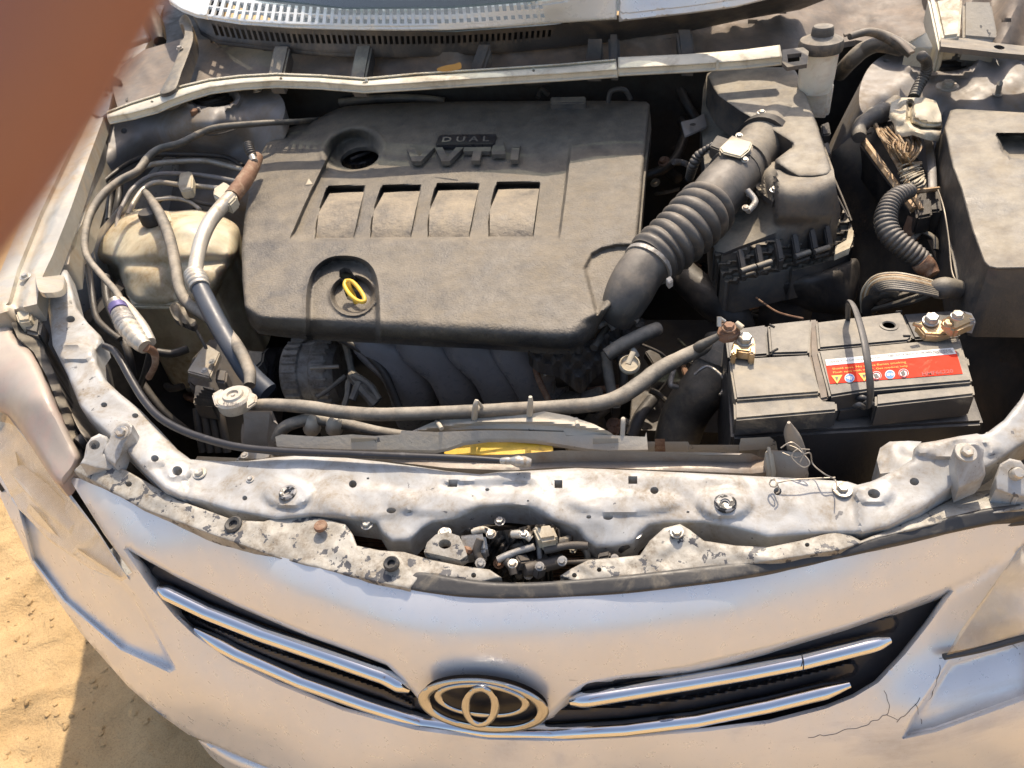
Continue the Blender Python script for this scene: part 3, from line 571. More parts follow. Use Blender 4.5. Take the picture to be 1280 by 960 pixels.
emboss = [(86, 392, 18, 14, -.003), (92, 440, 26, 12, .004), (88, 425, 20, 8, .003), (222, 588, 17, 11, .003), (360, 617, 30, 17, .005), (906, 629, 34, 18, .005), (610, 607, 60, 6, -.003), (640, 660, 50, 26, -.007), (1092, 617, 24, 13, .003), (1210, 562, 26, 14, -.003), (1195, 560, 56, 13, .004), (545, 628, 60, 14, .002), (780, 628, 70, 14, .0025), (460, 628, 60, 20, .002), (195, 573, 16, 10, .003), (72, 380, 12, 16, .003)]
def sup_relief(x, y):
    z = np.zeros(len(x))
    for cx, cy, rx, ry, d in emboss:
        q = np.sqrt(((x - cx) / rx) ** 2 + ((y - cy) / ry) ** 2); z += d * sm01((1.15 - q) / .3)
    z -= .0025 * np.exp(-((x - 237 + (y - 600) * .15) / 2.2) ** 2) * (np.abs(y - 600) < 40); z += .003 * np.exp(-((x - 1073 - (y - 635) * .1) / 3) ** 2) * (y > 595)
    z += .0010 * nz(x, y, 150) + .0003 * nz(x, y, 40)
    return z
holes = [circ(88, 399, 6, 4.2), circ(130, 506, 4.2, 3.2), circ(169, 519.5, 4.2, 3.1), circ(169, 546, 3, 2.4), circ(193.5, 573, 5, 4.2), circ(221.5, 588.5, 6.5, 6), sq(566, 604, 6, 4.6, .7), sq(698, 605, 5, 5), sq(791, 600, 5.6, 4.8), circ(441, 605, 5, 4.8), circ(818, 613, 5.3, 4.5), circ(609, 612, 2.6), circ(489, 638, 6, 3.6), circ(511.5, 639, 3), circ(736, 646, 3.2), circ(760, 646, 6.5, 4), circ(306, 622.5, 3.2, 3), circ(972, 614, 5, 5), circ(1092.5, 617, 8, 5.8, rot=.2), circ(1143, 602, 6, 4.8, rot=.2), circ(1226.5, 540.5, 6, 2.6), circ(460, 598, 1.8), circ(660, 626, 1.6), circ(860, 640, 2), circ(360, 616, 4, 4), circ(906, 630, 5, 4.5)]
support = sheet('radiator_support', sup_out, zs, M['white'], car, step=5, holes=holes, skirt=.028, roll=(7, .006), relief=sup_relief, sm=False, ang=45)
def bolt(px, py, z, r, parent, m='zinc', washer=1.7, h=.45, axis=(0, -.12, 1), name='bolt', hexa=True, lift=.0):
    rm = pxm(r, px, py, z); pr = []
    if washer: pr += [(rm * washer, 0), (rm * washer, rm * .22), (rm * washer * .95, rm * .3), (rm * 1.02, rm * .32)]
    pr += [(rm, rm * .3), (rm, rm * (h + .45)), (rm * .86, rm * (h + .62)), (rm * .3, rm * (h + .62)), (.0001, rm * (h + .55))]
    v = V(px, py, z) + Vector((0, 0, lift)); q = Vector(axis).normalized().to_track_quat('Z', 'Y'); vs = []; f = []; seg = 24
    for i, (rr, hh) in enumerate(pr):
        for j in range(seg):
            a = j / seg * 2 * math.pi
            k = 1.0
            if hexa and hh > rm * .31: 
                w = (a % (math.pi / 3)) - math.pi / 6; k = .90 / math.cos(w) if rr > rm * .5 else 1
            vs.append(v + q @ Vector((rr * k * math.cos(a), rr * k * math.sin(a), hh)))
    for i in range(len(pr) - 1):
        for j in range(seg): f.append((i * seg + j, i * seg + (j + 1) % seg, (i + 1) * seg + (j + 1) % seg, (i + 1) * seg + j))
    return mesh(name, vs, f, M[m], parent, True, 30)
def zsup(x, y): return float(zs(np.array([x]), np.array([y]))[0] + sup_relief(np.array([float(x)]), np.array([float(y)]))[0])
for x, y, r, w in ((250, 592, 5.5, 1.6), (313, 599, 3.2, 1.7), (1053, 612, 6.5, 1.9), (459, 656, 5.5, 1.5), (556, 667, 6, 1.5), (625, 652, 5, 1.4), (793, 666, 6, 1.7)):
    bolt(x, y, zsup(x, y) - (.006 if y > 650 else 0), r, support, washer=w, m='zinc' if x > 300 else 'pipe')
for x, y, r in ((360.5, 617, 11.5), (906.5, 630, 14)):   # stud rubber seats: speckled ring with an open middle
    rm = pxm(r, x, y, .83); lathe('stop_seat', V(x, y, zsup(x, y) - .001), [(rm, 0), (rm, .003), (rm * .8, .0045), (rm * .42, .0035), (rm * .38, -.004)], mat('speckled_seat', (.30, .29, .28), .4, .5, chips=(.04, .04, .04), chthr=.5, chscale=160) if x < 500 else bpy.data.materials['speckled_seat'], support, axis=(0, -.1, 1))
# bracket that ties each end of the lip to the support
def bracket(pts, z, ring_, holes_=(), m='white', thick=.02):
    return sheet('mounting_bracket', pts, z, M[m], support, step=3, holes=holes_, skirt=thick, roll=(3, .003), n=70, sm=False)
bracket([(148, 530), (158, 526), (166, 531), (165, 542), (156, 555), (150, 572), (144, 582), (133, 574), (128, 562), (136, 552), (140, 540)], zf((150, 530, .862), (165, 535, .862), (135, 575, .835)), None)
bolt(152, 541, .862, 6, support, washer=1.5, axis=(.2, -.5, 1))
bracket([(105, 572), (108, 556), (114, 547), (124, 542), (134, 546), (136, 556), (130, 566), (146, 580), (148, 590), (120, 586), (100, 580)], zf((105, 572, .845), (130, 545, .852), (146, 585, .82)), None, [circ(118, 556, 7, 6)])
bracket([(1192, 562), (1194, 555), (1222, 553), (1230, 562), (1229, 573), (1232, 592), (1225, 600), (1198, 612), (1194, 590)], zf((1192, 562, .866), (1230, 560, .866), (1198, 610, .832), (1230, 595, .84)), None)
bolt(1207, 566, .868, 7.5, support, washer=1.75, axis=(.1, -.35, 1), m='pipe')
bracket([(1244, 612), (1244, 598), (1250, 580), (1262, 573), (1276, 576), (1285, 588), (1300, 600), (1300, 625), (1266, 620)], zf((1244, 610, .83), (1262, 573, .85), (1300, 610, .83)), None, [circ(1268, 592, 8, 8), circ(1271, 620, 3, 3)])
lathe('bush', V(1268, 594, .838), [(.0001, 0), (.006, 0), (.006, .010), (.0045, .012), (.002, .012)], M['pipe'], support, axis=(0, -.6, 1))
# stamped box behind the right arm
sheet('arm_flange', [(1100, 592), (1096, 575), (1100, 560), (1112, 552), (1135, 551), (1152, 552), (1142, 562), (1140, 575), (1118, 590)], zf((1100, 592, .815), (1110, 555, .822), (1150, 555, .835)), M['white'], support, step=4, skirt=.03, relief=lambda x, y: .0015 * nz(x, y, 30), sm=False)
# ---- flaking lip along the top of the bumper
lipz = zf((100, 590, .815), (220, 630, .806), (360, 650, .800), (440, 670, .797), (560, 705, .794), (625, 722, .793), (85, 595, .805), (260, 664, .80), (430, 716, .792), (510, 736, .79), (180, 632, .803))
def lip_relief(x, y): return .0022 * sm01(.5 + nz(x, y, 110)) + .0003 * nz(x, y, 25)
lip = sheet('hood_lip', [(92, 588), (110, 572), (135, 578), (158, 588), (190, 606), (222, 625), (256, 637), (292, 650), (330, 652), (352, 643), (378, 641), (404, 648), (432, 655), (441, 668), (446, 682), (475, 688), (505, 690), (540, 700), (575, 707), (612, 712), (627, 722), (600, 728), (540, 718), (524, 722), (512, 737), (470, 728), (430, 718), (350, 699), (260, 667), (180, 637), (130, 610)], lipz, M['chipped'], car, step=4, holes=[circ(293, 657, 5.5, 4.5), circ(161, 605, 4, 3.4), circ(467, 673, 3, 3), circ(592, 719, 3.2, 3.2)], skirt=.02, roll=(3, .002), relief=lip_relief, sm=False, ang=50)
bolt(402, 660, .806, 8.5, lip, m='rust', washer=0, h=.2, hexa=False)
for a in ((293, 657, 11, 9), (490, 706, 10, 9)):
    rm = pxm(a[2], a[0], a[1], .80); lathe('clip_seat', V(a[0], a[1], .802), [(rm, 0), (rm, .004), (rm * .8, .006), (rm * .5, .004), (rm * .45, -.002)], M['seal'], lip, axis=(0, -.2, 1))
lip2 = sheet('hood_lip', [(700, 720), (712, 712), (735, 700), (770, 697), (800, 694), (812, 676), (830, 660), (850, 655), (862, 662), (880, 676), (920, 682), (960, 684), (1000, 676), (1045, 664), (1062, 668), (1076, 676), (1110, 662), (1150, 645), (1200, 618), (1240, 612), (1290, 600), (1290, 635), (1200, 648), (1100, 672), (1050, 688), (950, 704), (830, 718), (720, 728)], zf((700, 720, .793), (800, 690, .798), (850, 658, .806), (960, 690, .80), (1060, 670, .80), (1200, 640, .805), (1290, 610, .81), (1200, 620, .80), (900, 710, .793)), M['chipped'], car, step=4, holes=[circ(718, 719, 3.2, 3), circ(749, 712, 3, 3), circ(1009, 681, 3, 2.6), circ(846, 664, 4, 3.4)], skirt=.02, roll=(3, .002), relief=lip_relief, sm=False, ang=50)
bolt(846, 666, .81, 6, lip2, washer=1.4)
sheet('latch_tab', [(530, 690), (534, 678), (545, 668), (560, 665), (574, 670), (580, 682), (584, 694), (575, 700), (550, 694)], zf((530, 690, .80), (560, 666, .806), (584, 694, .796)), M['chipped'], lip, step=3, holes=[circ(556, 680, 8, 6)], skirt=.012, sm=False)
# ---- black rubber seal along the nose
seal = sheet('hood_seal', [(515, 716), (528, 714), (560, 720), (600, 726), (640, 728), (680, 727), (720, 724), (780, 719), (840, 712), (900, 705), (950, 699), (1000, 692), (1050, 682), (1075, 676), (1110, 666), (1160, 652), (1210, 640), (1250, 633), (1300, 628), (1300, 645), (1280, 648), (1230, 658), (1130, 679), (1070, 694), (1010, 708), (900, 727), (820, 738), (760, 744), (690, 748), (640, 749), (600, 748), (560, 745), (512, 737), (508, 726)],
             zf((515, 716, .797), (640, 728, .796), (900, 705, .797), (1110, 666, .803), (1300, 628, .812), (512, 737, .791), (640, 749, .788), (900, 727, .79), (1130, 679, .797), (1300, 645, .801)), M['seal'], car, step=4, skirt=.012, roll=(5, .004), relief=lambda x, y: .0010 * nz(x, y, 160), sm=True, n=200, ang=50)
# ---- hood catch in the middle
latch = thing_latch = sheet('hood_latch', [(574, 668), (585, 660), (603, 658), (620, 664), (640, 662), (664, 656), (690, 655), (700, 662), (697, 676), (676, 678), (672, 700), (690, 708), (660, 722), (630, 722), (600, 712), (578, 700)], zf((574, 668, .79), (640, 662, .80), (697, 660, .80), (640, 722, .74), (600, 700, .755)), M['dark'], car, step=3, skirt=.03, relief=lambda x, y: .010 * np.sin(x * .28 + 1) * np.cos(y * .22) + .005 * np.sin(x * .7 + y * .5), sm=False, ang=25)
for a, b, r, mm in (([(600, 674, .80), (596, 690, .79), (604, 706, .78)], 0, 5, 'dark'), ([(622, 700, .785), (645, 690, .79), (668, 683, .795)], 0, 4.5, 'alu'), ([(668, 650 + 10, .805), (672, 668, .80), (675, 700, .775)], 0, 3.5, 'alu'), ([(680, 688, .79), (710, 682, .79), (735, 682, .79)], 0, 5, 'dark'),
                    ([(690, 703, .775), (730, 702, .778), (775, 700, .782)], 0, 3, 'dark'), ([(632, 700, .785), (640, 708, .78), (643, 718, .775)], 0, 6, 'dark'), ([(655, 712, .78), (675, 708, .775), (705, 700, .775)], 0, 9, 'dark'), ([(590, 665, .80), (605, 662, .802), (616, 668, .80)], 0, 4, 'pipe'), ([(640, 668, .80), (655, 668, .803), (664, 674, .80)], 0, 5, 'pipe')):
    tube('latch_lever', a, r, M[mm], latch, seg=8, wob=.1)
prism('latch_block', [(665, 657, .812), (690, 654, .812), (698, 672, .806), (674, 676, .806)], .02, M['cream'], latch, .003)
prism('latch_plate', [(572, 668, .802), (606, 664, .804), (610, 688, .79), (578, 692, .79)], .02, M['alu'], latch, .003)
for x, y, r in ((614, 668, 5), (655, 668, 4.5), (641, 705, 5)): bolt(x, y, .805, r, latch, m='zinc', washer=1.3)

# ---- small brackets, wires, unions and bolts filling the gaps of the bay
def clutter(poly, z0, z1, n_, mats, bs=1.):
    poly = np.array(poly, float); out = []; lo, hi = poly.min(0), poly.max(0)
    while len(out) < n_:
        a = rng.uniform(lo, hi)
        if not inside(a[None], poly)[0]: continue
        zc_ = rng.uniform(z0, z1); m_ = M[mats[int(rng.integers(len(mats)))]]; k = rng.uniform(); th = rng.uniform(0, 6.28)
        if k < .5:
            L = rng.uniform(12, 42); q = [(a[0] - L / 2 * math.cos(th), a[1] - L / 2 * math.sin(th) * .7, zc_), (a[0] + rng.uniform(-6, 6), a[1] + rng.uniform(-6, 6), zc_ + rng.uniform(-.01, .02)), (a[0] + L / 2 * math.cos(th), a[1] + L / 2 * math.sin(th) * .7, zc_ - rng.uniform(0, .03))]
            out.append(tube('c', q, rng.uniform(1.4, 5.5), m_, None, seg=8, n=12, wob=.08))
        elif k < .75: out.append(box('c', P(a[0], a[1], zc_), tuple(rng.uniform(.012, .045, 3) * bs), m_, None, rz=th, bev=.002, rx=rng.uniform(-.5, .5)))
        else: out.append(bolt(a[0], a[1], zc_, rng.uniform(3, 6) * (bs * .4 + .6), None, m=['pipe', 'alu', 'rust'][int(rng.integers(3))], washer=1.6, h=.6, axis=(rng.uniform(-.5, .5), -.5, 1)))
    return out

o = join('latch_fittings', clutter([(575, 668), (600, 660), (690, 660), (790, 680), (800, 700), (700, 712), (640, 722), (590, 705)], .755, .79, 46, ['dark', 'dark', 'black', 'rust', 'dusty', 'dark'], .35), latch); o['kind'] = 'stuff'
# ---- bay lining, engine room walls (parts of the car)
def wpanel(name, pts, m, ang=40):
    return mesh(name, pts, [tuple(range(len(pts)))], m, car, False)
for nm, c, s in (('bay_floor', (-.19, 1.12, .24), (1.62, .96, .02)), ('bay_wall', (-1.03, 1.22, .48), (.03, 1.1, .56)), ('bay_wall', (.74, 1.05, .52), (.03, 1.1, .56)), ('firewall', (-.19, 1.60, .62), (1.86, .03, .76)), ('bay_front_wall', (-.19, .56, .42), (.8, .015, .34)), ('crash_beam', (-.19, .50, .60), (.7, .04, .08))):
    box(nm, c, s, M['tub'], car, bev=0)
box('bay_floor', (-1.05, 1.35, .262), (.16, 1.05, .02), M['tub'], car, bev=0)  # unseen floor strip added to close a sunlight leak under the car
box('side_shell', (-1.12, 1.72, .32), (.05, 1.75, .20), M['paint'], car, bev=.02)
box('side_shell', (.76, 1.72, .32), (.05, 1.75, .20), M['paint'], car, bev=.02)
# condenser core seen through the gap behind the catch
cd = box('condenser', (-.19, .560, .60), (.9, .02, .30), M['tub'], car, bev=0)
fins = [box('f', (-.19, .548, .50 + i * .009), (.9, .004, .0022), M['rust'], None, bev=0) for i in range(28)]
o = join('condenser_fins', fins, cd); o['kind'] = 'stuff'
# ---- left fender flange and rail
fe = sheet('fender_flange', [(-14, 420), (-2, 345), (44, 232), (95, 122), (140, 30), (190, -50), (225, -50), (200, 20), (168, 90), (133, 122), (128, 150), (108, 205), (88, 262), (66, 318), (50, 352), (46, 380), (12, 388), (-10, 395)],
           zf((-40, 440, .88), (0, 385, .905), (46, 380, .90), (60, 200, .945), (128, 150, .945), (105, 60, .985), (205, 20, 1.0), (235, -50, 1.02), (66, 318, .912), (-20, 300, .925)), M['fender'], car, step=6, skirt=.03, sm=False, ang=45,
           relief=lambda x, y: (lambda d: .007 * sm01((d - 4) / 5.))(dist(np.stack([x, y], -1), np.array([(205, -30), (150, 78), (96, 190), (58, 270), (30, 340), (18, 384)], float), False)), feats=[([(205, -30), (150, 78), (96, 190), (58, 270), (30, 340), (18, 384)], False)], fw=(4, 9))
bolt(32, 346, .917, 4, fe, m='pipe', washer=1.8); bolt(117, 136, .95, 5, fe, m='zinc', washer=1.5)
sheet('inner_rail', [(133, 150), (128, 172), (132, 178), (124, 200), (116, 235), (102, 280), (90, 300), (86, 330), (64, 334), (52, 342), (66, 320), (90, 262), (110, 205), (127, 158)], zf((130, 160, .925), (124, 200, .905), (66, 330, .895), (100, 280, .895)), M['fender'], car, step=5, skirt=.05, sm=False)
sheet('hinge_bracket', [(122, 93), (128, 88), (148, 98), (150, 108), (140, 118), (135, 140), (126, 146), (110, 140), (112, 128), (121, 114)], zf((122, 93, .99), (148, 98, .995), (128, 145, .955)), M['steelgrey'], car, step=3, holes=[circ(132, 119, 3, 3)], skirt=.006, sm=False)
sheet('hinge_bracket_wall', [(121, 88), (136, 92), (151, 100), (147, 112), (140, 112), (128, 114), (122, 104)], zf((121, 88, 1.012), (151, 100, 1.008), (130, 112, .98)), M['black'], car, step=3, skirt=.01, sm=False)
# outer fender skins on both sides
for sx, X0 in ((-1, -1.10), (1, .73)):
    fvv = []; ny, nzz = 14, 7
    for j in range(ny):
        y = .62 + j * .12
        for i in range(nzz):
            t = i / (nzz - 1); zt_ = (.86 if sx > 0 else .76) + .10 * min(1, (y - .62) / .8); z = zt_ - t * (zt_ - .34); bul = .045 * math.sin(t * math.pi * .9) + (-.20 * max(0, (.95 - y) / .33) ** 1.6)
            if abs(y - 1.25) < .36 and z < .62: z = max(z, .30 + .32 * math.sqrt(max(0, 1 - ((y - 1.25) / .36) ** 2)))
            fvv.append((X0 + sx * bul, y, z))
    mesh('fender', fvv, [(j * nzz + i, j * nzz + i + 1, (j + 1) * nzz + i + 1, (j + 1) * nzz + i) for j in range(ny - 1) for i in range(nzz - 1)], M['paint'], car)
sheet('fender_flange', [(1300, 60), (1350, 50), (1440, 300), (1480, 470), (1440, 560), (1330, 620), (1300, 560), (1360, 440), (1340, 330)], zf((1300, 60, .99), (1440, 300, .93), (1480, 470, .88), (1330, 620, .84), (1340, 330, .92)), M['fender'], car, step=12, skirt=.03, sm=False)
# ---- strut towers
def bowl(cx, cy, rx, ry, d):
    return lambda x, y: d * sm01((1.35 - np.sqrt(((x - cx) / rx) ** 2 + ((y - cy) / ry) ** 2)) / .4)
tl = sheet('strut_tower', [(138, 148), (165, 136), (205, 124), (240, 112), (285, 98), (330, 104), (352, 122), (356, 140), (348, 158), (336, 178), (326, 200), (322, 235), (316, 300), (250, 300), (180, 290), (130, 262), (116, 232), (126, 195)],
           zf((140, 150, .925), (205, 126, .945), (265, 104, .97), (340, 115, .965), (352, 145, .945), (265, 160, .945), (215, 165, .925), (170, 185, .88), (130, 200, .89), (300, 185, .87), (250, 200, .83), (190, 205, .82), (316, 235, .82), (250, 240, .79), (180, 240, .79), (130, 255, .80), (316, 300, .70), (200, 290, .70)), M['steelgrey'], car, step=5,
           holes=[circ(155, 163.5, 4, 3.4), circ(234, 249, 2.5, 2), circ(266, 122, 29, 12, 24)], skirt=.03, ang=60, relief=lambda x, y: bowl(266, 122, 32, 14, .010)(x, y) - .012 * sm01((1 - np.sqrt(((x - 266) / 32) ** 2 + ((y - 122) / 15) ** 2)) / .2) + .002 * np.sin(x * .11) * np.sin(y * .13), n=110)
def mount(cx, cy, r, z, name='strut_mount'):
    rm = pxm(r, cx, cy, z)
    o = lathe(name, V(cx, cy, z), [(rm, -.004), (rm, .002), (rm * .92, .006), (rm * .84, .003), (rm * .74, .003), (rm * .70, .008), (rm * .5, .009), (rm * .46, .004), (rm * .34, .004), (rm * .3, .010), (rm * .12, .010), (.0001, .009)], M['black'], car, seg=40)
    return o
mount(266, 123, 32, .953)
bolt(245, 145, .955, 5, tl, m='rust', washer=1.2, h=1.0); bolt(322, 113, .975, 4, tl, m='zinc', washer=1.5)
tr_ = sheet('strut_tower', [(1078, 140), (1074, 118), (1080, 95), (1092, 78), (1112, 66), (1150, 58), (1220, 56), (1320, 60), (1320, 142), (1240, 140), (1186, 138), (1175, 146), (1150, 158), (1125, 152), (1100, 155)],
           zf((1078, 140, .93), (1085, 90, .955), (1112, 66, .965), (1175, 60, .97), (1300, 62, .97), (1300, 138, .93), (1186, 136, .925), (1120, 110, .95), (1230, 100, .95), (1120, 152, .91)), M['steelgrey'], car, step=5, holes=[circ(1108, 76, 4, 2), circ(1179, 74, 38, 15, 24)], skirt=.30, ang=60, push=(-.10, .0),
           relief=lambda x, y: bowl(1178, 76, 44, 19, .008)(x, y) - .014 * sm01((1 - np.sqrt(((x - 1178) / 44) ** 2 + ((y - 76) / 19) ** 2)) / .2) + .0018 * np.sin(x * .09) * np.sin(y * .15), n=110)
mount(1179, 76, 42, .945)
bolt(1184, 109, .953, 7, tr_, m='pipe', washer=1.9, axis=(0, -.1, 1)); bolt(1160, 73, .956, 4, tr_, m='zinc', washer=0)
tube('tower_stud', [(1247, 118, .94), (1250, 104, .968)], 3, M['pipe'], tr_, corr=(.12, .003)); bolt(1247, 118, .942, 3.2, tr_, m='pipe', washer=1.9, h=.1)
# left apron under the pipes, right apron beside the battery
sheet('inner_apron', [(118, 232), (180, 275), (316, 292), (322, 420), (330, 470), (270, 500), (215, 480), (190, 430), (150, 390), (104, 340), (100, 270)], zf((118, 240, .78), (316, 292, .66), (322, 420, .55), (270, 495, .48), (190, 430, .55), (100, 320, .72)), M['steelgrey'], car, step=7, skirt=.01, holes=[circ(293, 341, 8, 5), circ(235, 430, 4, 3)], relief=lambda x, y: .006 * np.sin(x * .06) * np.sin(y * .05))
sheet('outer_apron', [(1150, 410), (1196, 384), (1240, 372), (1320, 372), (1320, 500), (1260, 520), (1225, 545), (1215, 540), (1222, 500)], zf((1196, 390, .70), (1320, 380, .78), (1320, 500, .76), (1225, 540, .60)), M['cowlp'], car, step=7, skirt=.01, holes=[circ(1254, 450, 4, 3)], relief=lambda x, y: .008 * np.sin(x * .05) * np.sin(y * .05))
# speckled black wall between the air filter box and the fuse box
sheet('strut_wall', [(1040, 190), (1068, 168), (1090, 165), (1120, 225), (1150, 280), (1180, 345), (1150, 352), (1110, 356), (1085, 384), (1072, 372), (1072, 330), (1058, 262), (1046, 222)], zf((1050, 190, .88), (1085, 166, .91), (1178, 340, .80), (1085, 375, .68), (1070, 300, .74)), M['dusty'], car, step=7, skirt=.03, sm=False)
sheet('arch_liner', [(56, 330), (100, 262), (132, 236), (330, 240), (340, 520), (230, 540), (150, 470), (110, 420), (96, 380)], zf((60, 340, .80), (130, 240, .74), (330, 240, .56), (330, 520, .40), (150, 460, .60)), M['tub'], car, step=14, skirt=.02, sm=False)
sheet('cowl_side', [(100, -60), (300, -60), (262, 60), (200, 120), (135, 135), (112, 80)], zf((100, -60, 1.06), (300, -60, 1.06), (250, 50, .98), (140, 130, .93)), M['black'], car, step=14, skirt=.02, sm=False)
# ---- cowl
zc = lambda z0: (lambda x, y: np.full(np.shape(x), z0))
slots1 = []
for i in range(46):
    x = 262 + i * 9.25
    if x > 684: break
    t = (x - 260) / 430.; yb = np.interp(x, [245, 300, 430, 560, 690], [18, 26.5, 32.5, 32, 24]); hh = 6.2
    sk = 3 - 5.5 * t
    for r in (0, 1):
        yc = yb - 7.6 - r * 11; slots1.append(np.array([(x - 2.7 + sk * .5 + r * sk, yc - hh * .78), (x + 2.7 + sk * .5 + r * sk, yc - hh * .78), (x + 2.7 - sk * .5 + r * sk, yc + hh * .78), (x - 2.7 - sk * .5 + r * sk, yc + hh * .78)]))
vz = zf((210, 0, 1.125), (245, 18, 1.11), (430, 33, 1.10), (690, 24, 1.10), (900, 0, 1.115), (430, 12, 1.125), (690, 0, 1.135), (330, 2, 1.132), (560, 10, 1.127), (200, -40, 1.14), (800, -20, 1.14))
cv = sheet('cowl_vent', [(196, -30), (212, 2), (226, 11), (245, 18.5), (300, 27), (365, 31.5), (430, 33.5), (500, 34.2), (560, 33.4), (630, 29.5), (690, 25), (771, 19.5), (772, -25), (700, -3), (650, 3.5), (600, 8), (560, 10), (500, 11.5), (430, 11), (370, 7), (330, 2), (290, -6), (262, -30)], vz, M['vent'], car, step=5, holes=slots1, skirt=.006, sm=False, roll=(3, .002))
sheet('cowl_corner', [(773.5, 19.3), (820, 14), (860, 9.5), (920, 1), (980, -14), (1040, -30), (773.5, -30)], vz, M['paint'], car, step=6, skirt=.01, sm=False, roll=(3, .002))
slots2 = []
for i in range(62):
    x = 268 + i * 7.1
    if x > 688: break
    yt = np.interp(x, [245, 300, 365, 430, 500, 560, 630, 690], [22, 30, 35.5, 37, 38, 37.5, 34, 29.5]); t = (x - 268) / 420; sk = 5 * (1 - t) - 1.2
    slots2.append(np.array([(x - 2.1 - sk * .5, yt + 3), (x + 2.1 - sk * .5, yt + 3), (x + 2.1 + sk, yt + 19 - 3 * t), (x - 2.1 + sk, yt + 19 - 3 * t)]))
v2 = zf((245, 20, 1.10), (430, 34, 1.09), (690, 26, 1.09), (900, 2, 1.10), (1000, -10, 1.10), (262, 54, 1.055), (430, 67, 1.045), (690, 54, 1.045), (860, 34, 1.045), (1000, 4, 1.06))
sheet('cowl_grid', [(240, 17), (300, 26), (365, 31), (430, 33), (500, 33.6), (560, 32.8), (630, 29), (690, 24.5), (771, 19), (860, 9), (930, -2), (1020, -20), (1040, -8), (1000, 8), (930, 20), (860, 35), (780, 46), (695, 56), (620, 63), (560, 66), (500, 68.5), (430, 68), (380, 65), (320, 58), (272, 52), (250, 40)], v2, M['ventblack'], car, step=5, holes=slots2, skirt=.006, sm=False, roll=(3, .002))
sheet('cowl_duct_bottom', [(250, 26), (430, 40), (690, 32), (860, 16), (860, 32), (690, 52), (430, 64), (270, 50)], zf((430, 40, 1.05), (690, 32, 1.05), (430, 62, 1.02), (860, 20, 1.05)), M['tub'], car, step=12, skirt=.01, sm=False)
# painted bulkhead with creases behind the seal flange
cp = sheet('cowl_panel', [(148, 138), (140, 110), (150, 84), (180, 62), (205, 55), (228, 48), (262, 50), (320, 57), (380, 64), (430, 67), (500, 67), (560, 65), (620, 62), (695, 55), (780, 45), (860, 34), (930, 19), (1000, 7), (1060, -8), (1150, -20), (1170, 0), (1180, 30), (1172, 62), (1130, 58), (1070, 50), (1000, 62), (975, 68), (860, 76), (700, 84), (520, 96), (455, 103), (370, 99), (250, 108), (200, 122)],
      zf((148, 138, .99), (140, 100, .995), (230, 50, 1.03), (200, 115, 1.0), (380, 64, 1.035), (370, 96, 1.0), (560, 66, 1.035), (560, 92, 1.0), (780, 45, 1.035), (780, 78, 1.0), (980, 10, 1.04), (980, 65, 1.0), (1150, -15, 1.045), (1172, 60, 1.0), (1080, 20, 1.01)), M['cowlp'], car, step=6, skirt=.01, sm=False, ang=40,
      holes=[sq(267, 49 + 3, 4, 1.6), sq(334, 62, 5, 1.8), sq(379, 66.5, 5, 1.8), sq(494, 69.5, 5, 1.8), sq(628, 66.5, 5, 1.8), sq(834, 47 , 5, 1.8), sq(941, 27, 6, 2.6), sq(977, 15, 6, 2.2)],
      relief=lambda x, y: .003 * nz(x, y, 120) + .0008 * nz(x, y, 30))
for k, (a, b, w) in enumerate((((446, 100), (455, 55), 10), ((343, 97), (352, 56), 10), ((594, 88), (606, 53), 9), ((742, 79), (744, 46), 11), ((768, 78), (767, 40), 7), ((860, 72), (855, 34), 10))):
    prism('cowl_rib', [(a[0] - w, a[1], 1.018), (a[0] + w, a[1], 1.018), (b[0] + w, b[1], 1.06), (b[0] - w, b[1], 1.06)], .035, M['ventblack'] if k != 0 and k != 1 else M['dusty'], car, .004)
sheet('cowl_bracket', [(200, 117), (212, 92), (222, 68), (226, 40), (224, 25), (232, 18), (240, 30), (242, 48), (237, 66), (228, 90), (219, 112)], zf((205, 115, 1.03), (222, 68, 1.06), (232, 20, 1.09)), M['dusty'], car, step=4, skirt=.03, holes=[circ(227, 40, 4, 10)], roll=(3, .003))
bolt(225, 61, 1.066, 3, cp, m='zinc', washer=1.4)
sheet('drain_tray', [(150, 128), (142, 104), (152, 82), (180, 64), (212, 60), (206, 88), (194, 112), (175, 122)], zf((150, 128, .985), (150, 82, .97), (212, 60, .985), (194, 112, .98)), M['black'], car, step=5, skirt=.01, roll=(6, .01), relief=lambda x, y: .01 * ((x > 157) & (x < 160)) * (y > 78))
fl_top = [(133, 139), (165, 127), (200, 116), (228, 106), (262, 98), (300, 93.5), (345, 91), (400, 93), (455, 97), (520, 91), (600, 86), (700, 79.5), (770, 73.5)]
fl_bot = [(772, 88), (700, 93), (600, 99), (520, 104.5), (455, 108.5), (400, 104), (345, 102), (300, 105), (262, 110), (235, 118), (210, 127), (195, 134), (165, 142), (134, 148)]
fz = zf((133, 143, 1.0), (228, 112, 1.028), (345, 97, 1.036), (455, 102, 1.034), (600, 92, 1.036), (772, 80, 1.036), (975, 66, 1.036))
def fl_relief(x, y):
    d = dist(np.stack([x, y], -1), np.array(fl_top, float) + [0, 3.5], False); return -.004 * np.exp(-(d / 1.6) ** 2)
sf = sheet('seal_flange', fl_top + fl_bot, fz, M['lip'], car, step=3, holes=[circ(190, 127, 2, 1.4), circ(351, 98, 2, 1.6), circ(457, 103, 4, 1.4, rot=-.2), circ(667, 88, 2, 1.8)], skirt=.012, sm=False, relief=fl_relief, roll=(2.5, .002), feats=[(np.array(fl_top, float) + [0, 3.5], False)], fw=(1.6, 3.4))
